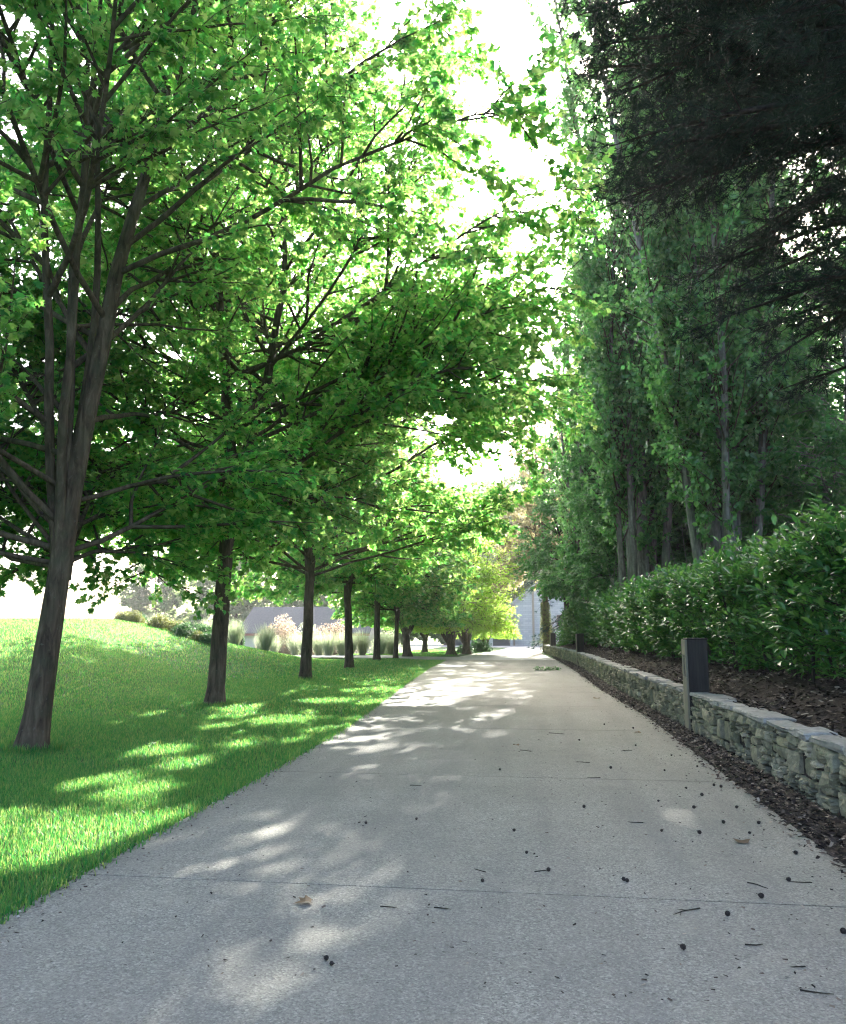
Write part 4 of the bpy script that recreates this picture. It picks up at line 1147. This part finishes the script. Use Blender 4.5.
lv = [(1.43, 6.15, .11, 'pale curled dry leaf on the right of the drive near the mulch'), (-1.24, 4.54, .10, 'brown dry leaf lying just below the joint, left of the middle'), (-0.26, 10.86, .09, 'small dry leaf lying in the middle distance of the drive'), (1.34, 18.35, .16, 'dry leaf lying close to the wall far down the drive'), (1.52, 12.33, .12, 'dry leaf beside the wall near the nearest bollard')]
for k, (x, y, s, lab) in enumerate(lv):
    TV = MAPLE[0] * s; TV = np.c_[TV[:, :2], s * (.25 * (TV[:, 0] / s) ** 2 * 2 + .06 * np.sin(TV[:, 1] / s * 5)) + .006]
    o = obj('dry_leaf', mesh('dry_leaf', TV, [MAPLE[1]], M_DRY), None, (x, y, .023)); o.rotation_euler = (0, 0, k * 1.9)
    tag(o, lab, 'leaf', 'dry leaves on the driveway')
rng = np.random.default_rng(700)
sp = empty('leafy_sprig', (.45, 31.2, .02)); tag(sp, 'fallen green leafy branch lying on the drive far ahead', 'branch')
P = grow(rng, np.array([[-.4, 0, .02]]), np.array([[1, .1, .02]]), np.array([1.0]), 6, 0, .1); g = Geo(); tubes(g, P, np.linspace(.012, .004, 7)[None], 5)
obj('stem', g.build('stem', M_DARKBARK), sp)
n = 160; Q, QT = sample(P, np.zeros(n, int), rng.random(n)); Q[:, 2] = rng.uniform(.01, .14, n); Q[:, 1] += rng.normal(0, .12, n)
V, F = leaves(rng, Q, rng.normal(0, 1, (n, 3)) * np.array([1, 1, .4]), rng.normal(0, .5, (n, 3)) + np.array([0, 0, 1]), rng.uniform(.07, .13, n), *OVAL)
obj('leaves', mesh('leaves', V, [F], M_DARKLEAF), sp)
# fine litter: bits of bark, bud scales
n = 5200; y = 3.6 + rng.random(n) ** 1.5 * 34; tt = rng.random(n)
x = lerp_poly(LEFT, y) + (lerp_poly(RIGHT, np.minimum(y, 42)) - lerp_poly(LEFT, y)) * (1 - tt ** 2.6)
k_ = rng.random(n) < .22; x = np.where(k_, lerp_poly(LEFT, y) + np.abs(rng.normal(0, .16, n)) + .01, x)
tag(chips('path_litter', np.c_[x, y], np.full(n, .0225), .005, .026, M_CHIP), kind='stuff')

# ------------------------------------------------------------------ haze
hm_, hnt, hb, hout = nmat('haze_air'); hnt.nodes.remove(hb)
pv = hnt.nodes.new('ShaderNodeVolumePrincipled'); pv.inputs['Color'].default_value = (.95, .97, 1, 1)
pv.inputs['Density'].default_value = HAZE; pv.inputs['Anisotropy'].default_value = .55
hnt.links.new(pv.outputs[0], hout.inputs['Volume'])
g = Geo(); box(g, (0, 60, 18), (260, 260, 40))
hz_o = obj('haze', g.build('haze', hm_)); tag(hz_o, kind='stuff')
# ------------------------------------------------------------------ light, sky, camera
w = bpy.data.worlds.new('World'); scene.world = w; w.use_nodes = True
nt = w.node_tree; bg = nt.nodes['Background']
sky = nt.nodes.new('ShaderNodeTexSky'); sky.sky_type = 'NISHITA'; sky.sun_disc = False
sky.sun_elevation = radians(SUN_EL); sky.sun_rotation = radians(SUN_AZ); sky.air_density = .65; sky.dust_density = 6.0; sky.ozone_density = 1.0
nt.links.new(sky.outputs[0], bg.inputs[0]); bg.inputs[1].default_value = .12
sl = bpy.data.lights.new('sun', 'SUN'); sl.energy = 3.0; sl.angle = radians(.5); sl.color = (1, .955, .87)
so = bpy.data.objects.new('sun', sl); COL.objects.link(so)
so.rotation_euler = (radians(90 - SUN_EL), 0, radians(180 - SUN_AZ))
so.location = (0, 0, 40)

cam = bpy.data.cameras.new('camera'); co = bpy.data.objects.new('camera', cam); COL.objects.link(co)
co.location = (0, 0, 1.5); co.rotation_euler = (radians(90 + 8.46), 0, radians(7.745))
cam.sensor_fit = 'VERTICAL'; cam.sensor_height = 24; cam.lens = 24 * 800 / 1024; cam.clip_end = 3000; cam.clip_start = .05
scene.camera = co

vs = scene.view_settings
vs.view_transform = 'Standard'; vs.look = 'None'; vs.exposure = 3.05; vs.gamma = 1; vs.use_curve_mapping = False
cy = scene.cycles
cy.max_bounces = 8; cy.diffuse_bounces = 4; cy.glossy_bounces = 2; cy.transmission_bounces = 4; cy.transparent_max_bounces = 4; cy.volume_bounces = 0
cy.caustics_reflective = False; cy.caustics_refractive = False
cy.sample_clamp_indirect = .7
cy.use_adaptive_sampling = True; cy.adaptive_threshold = .006
cy.use_denoising = DENOISE; scene.cycles.filter_width = 1.2
scene.render.use_persistent_data = False
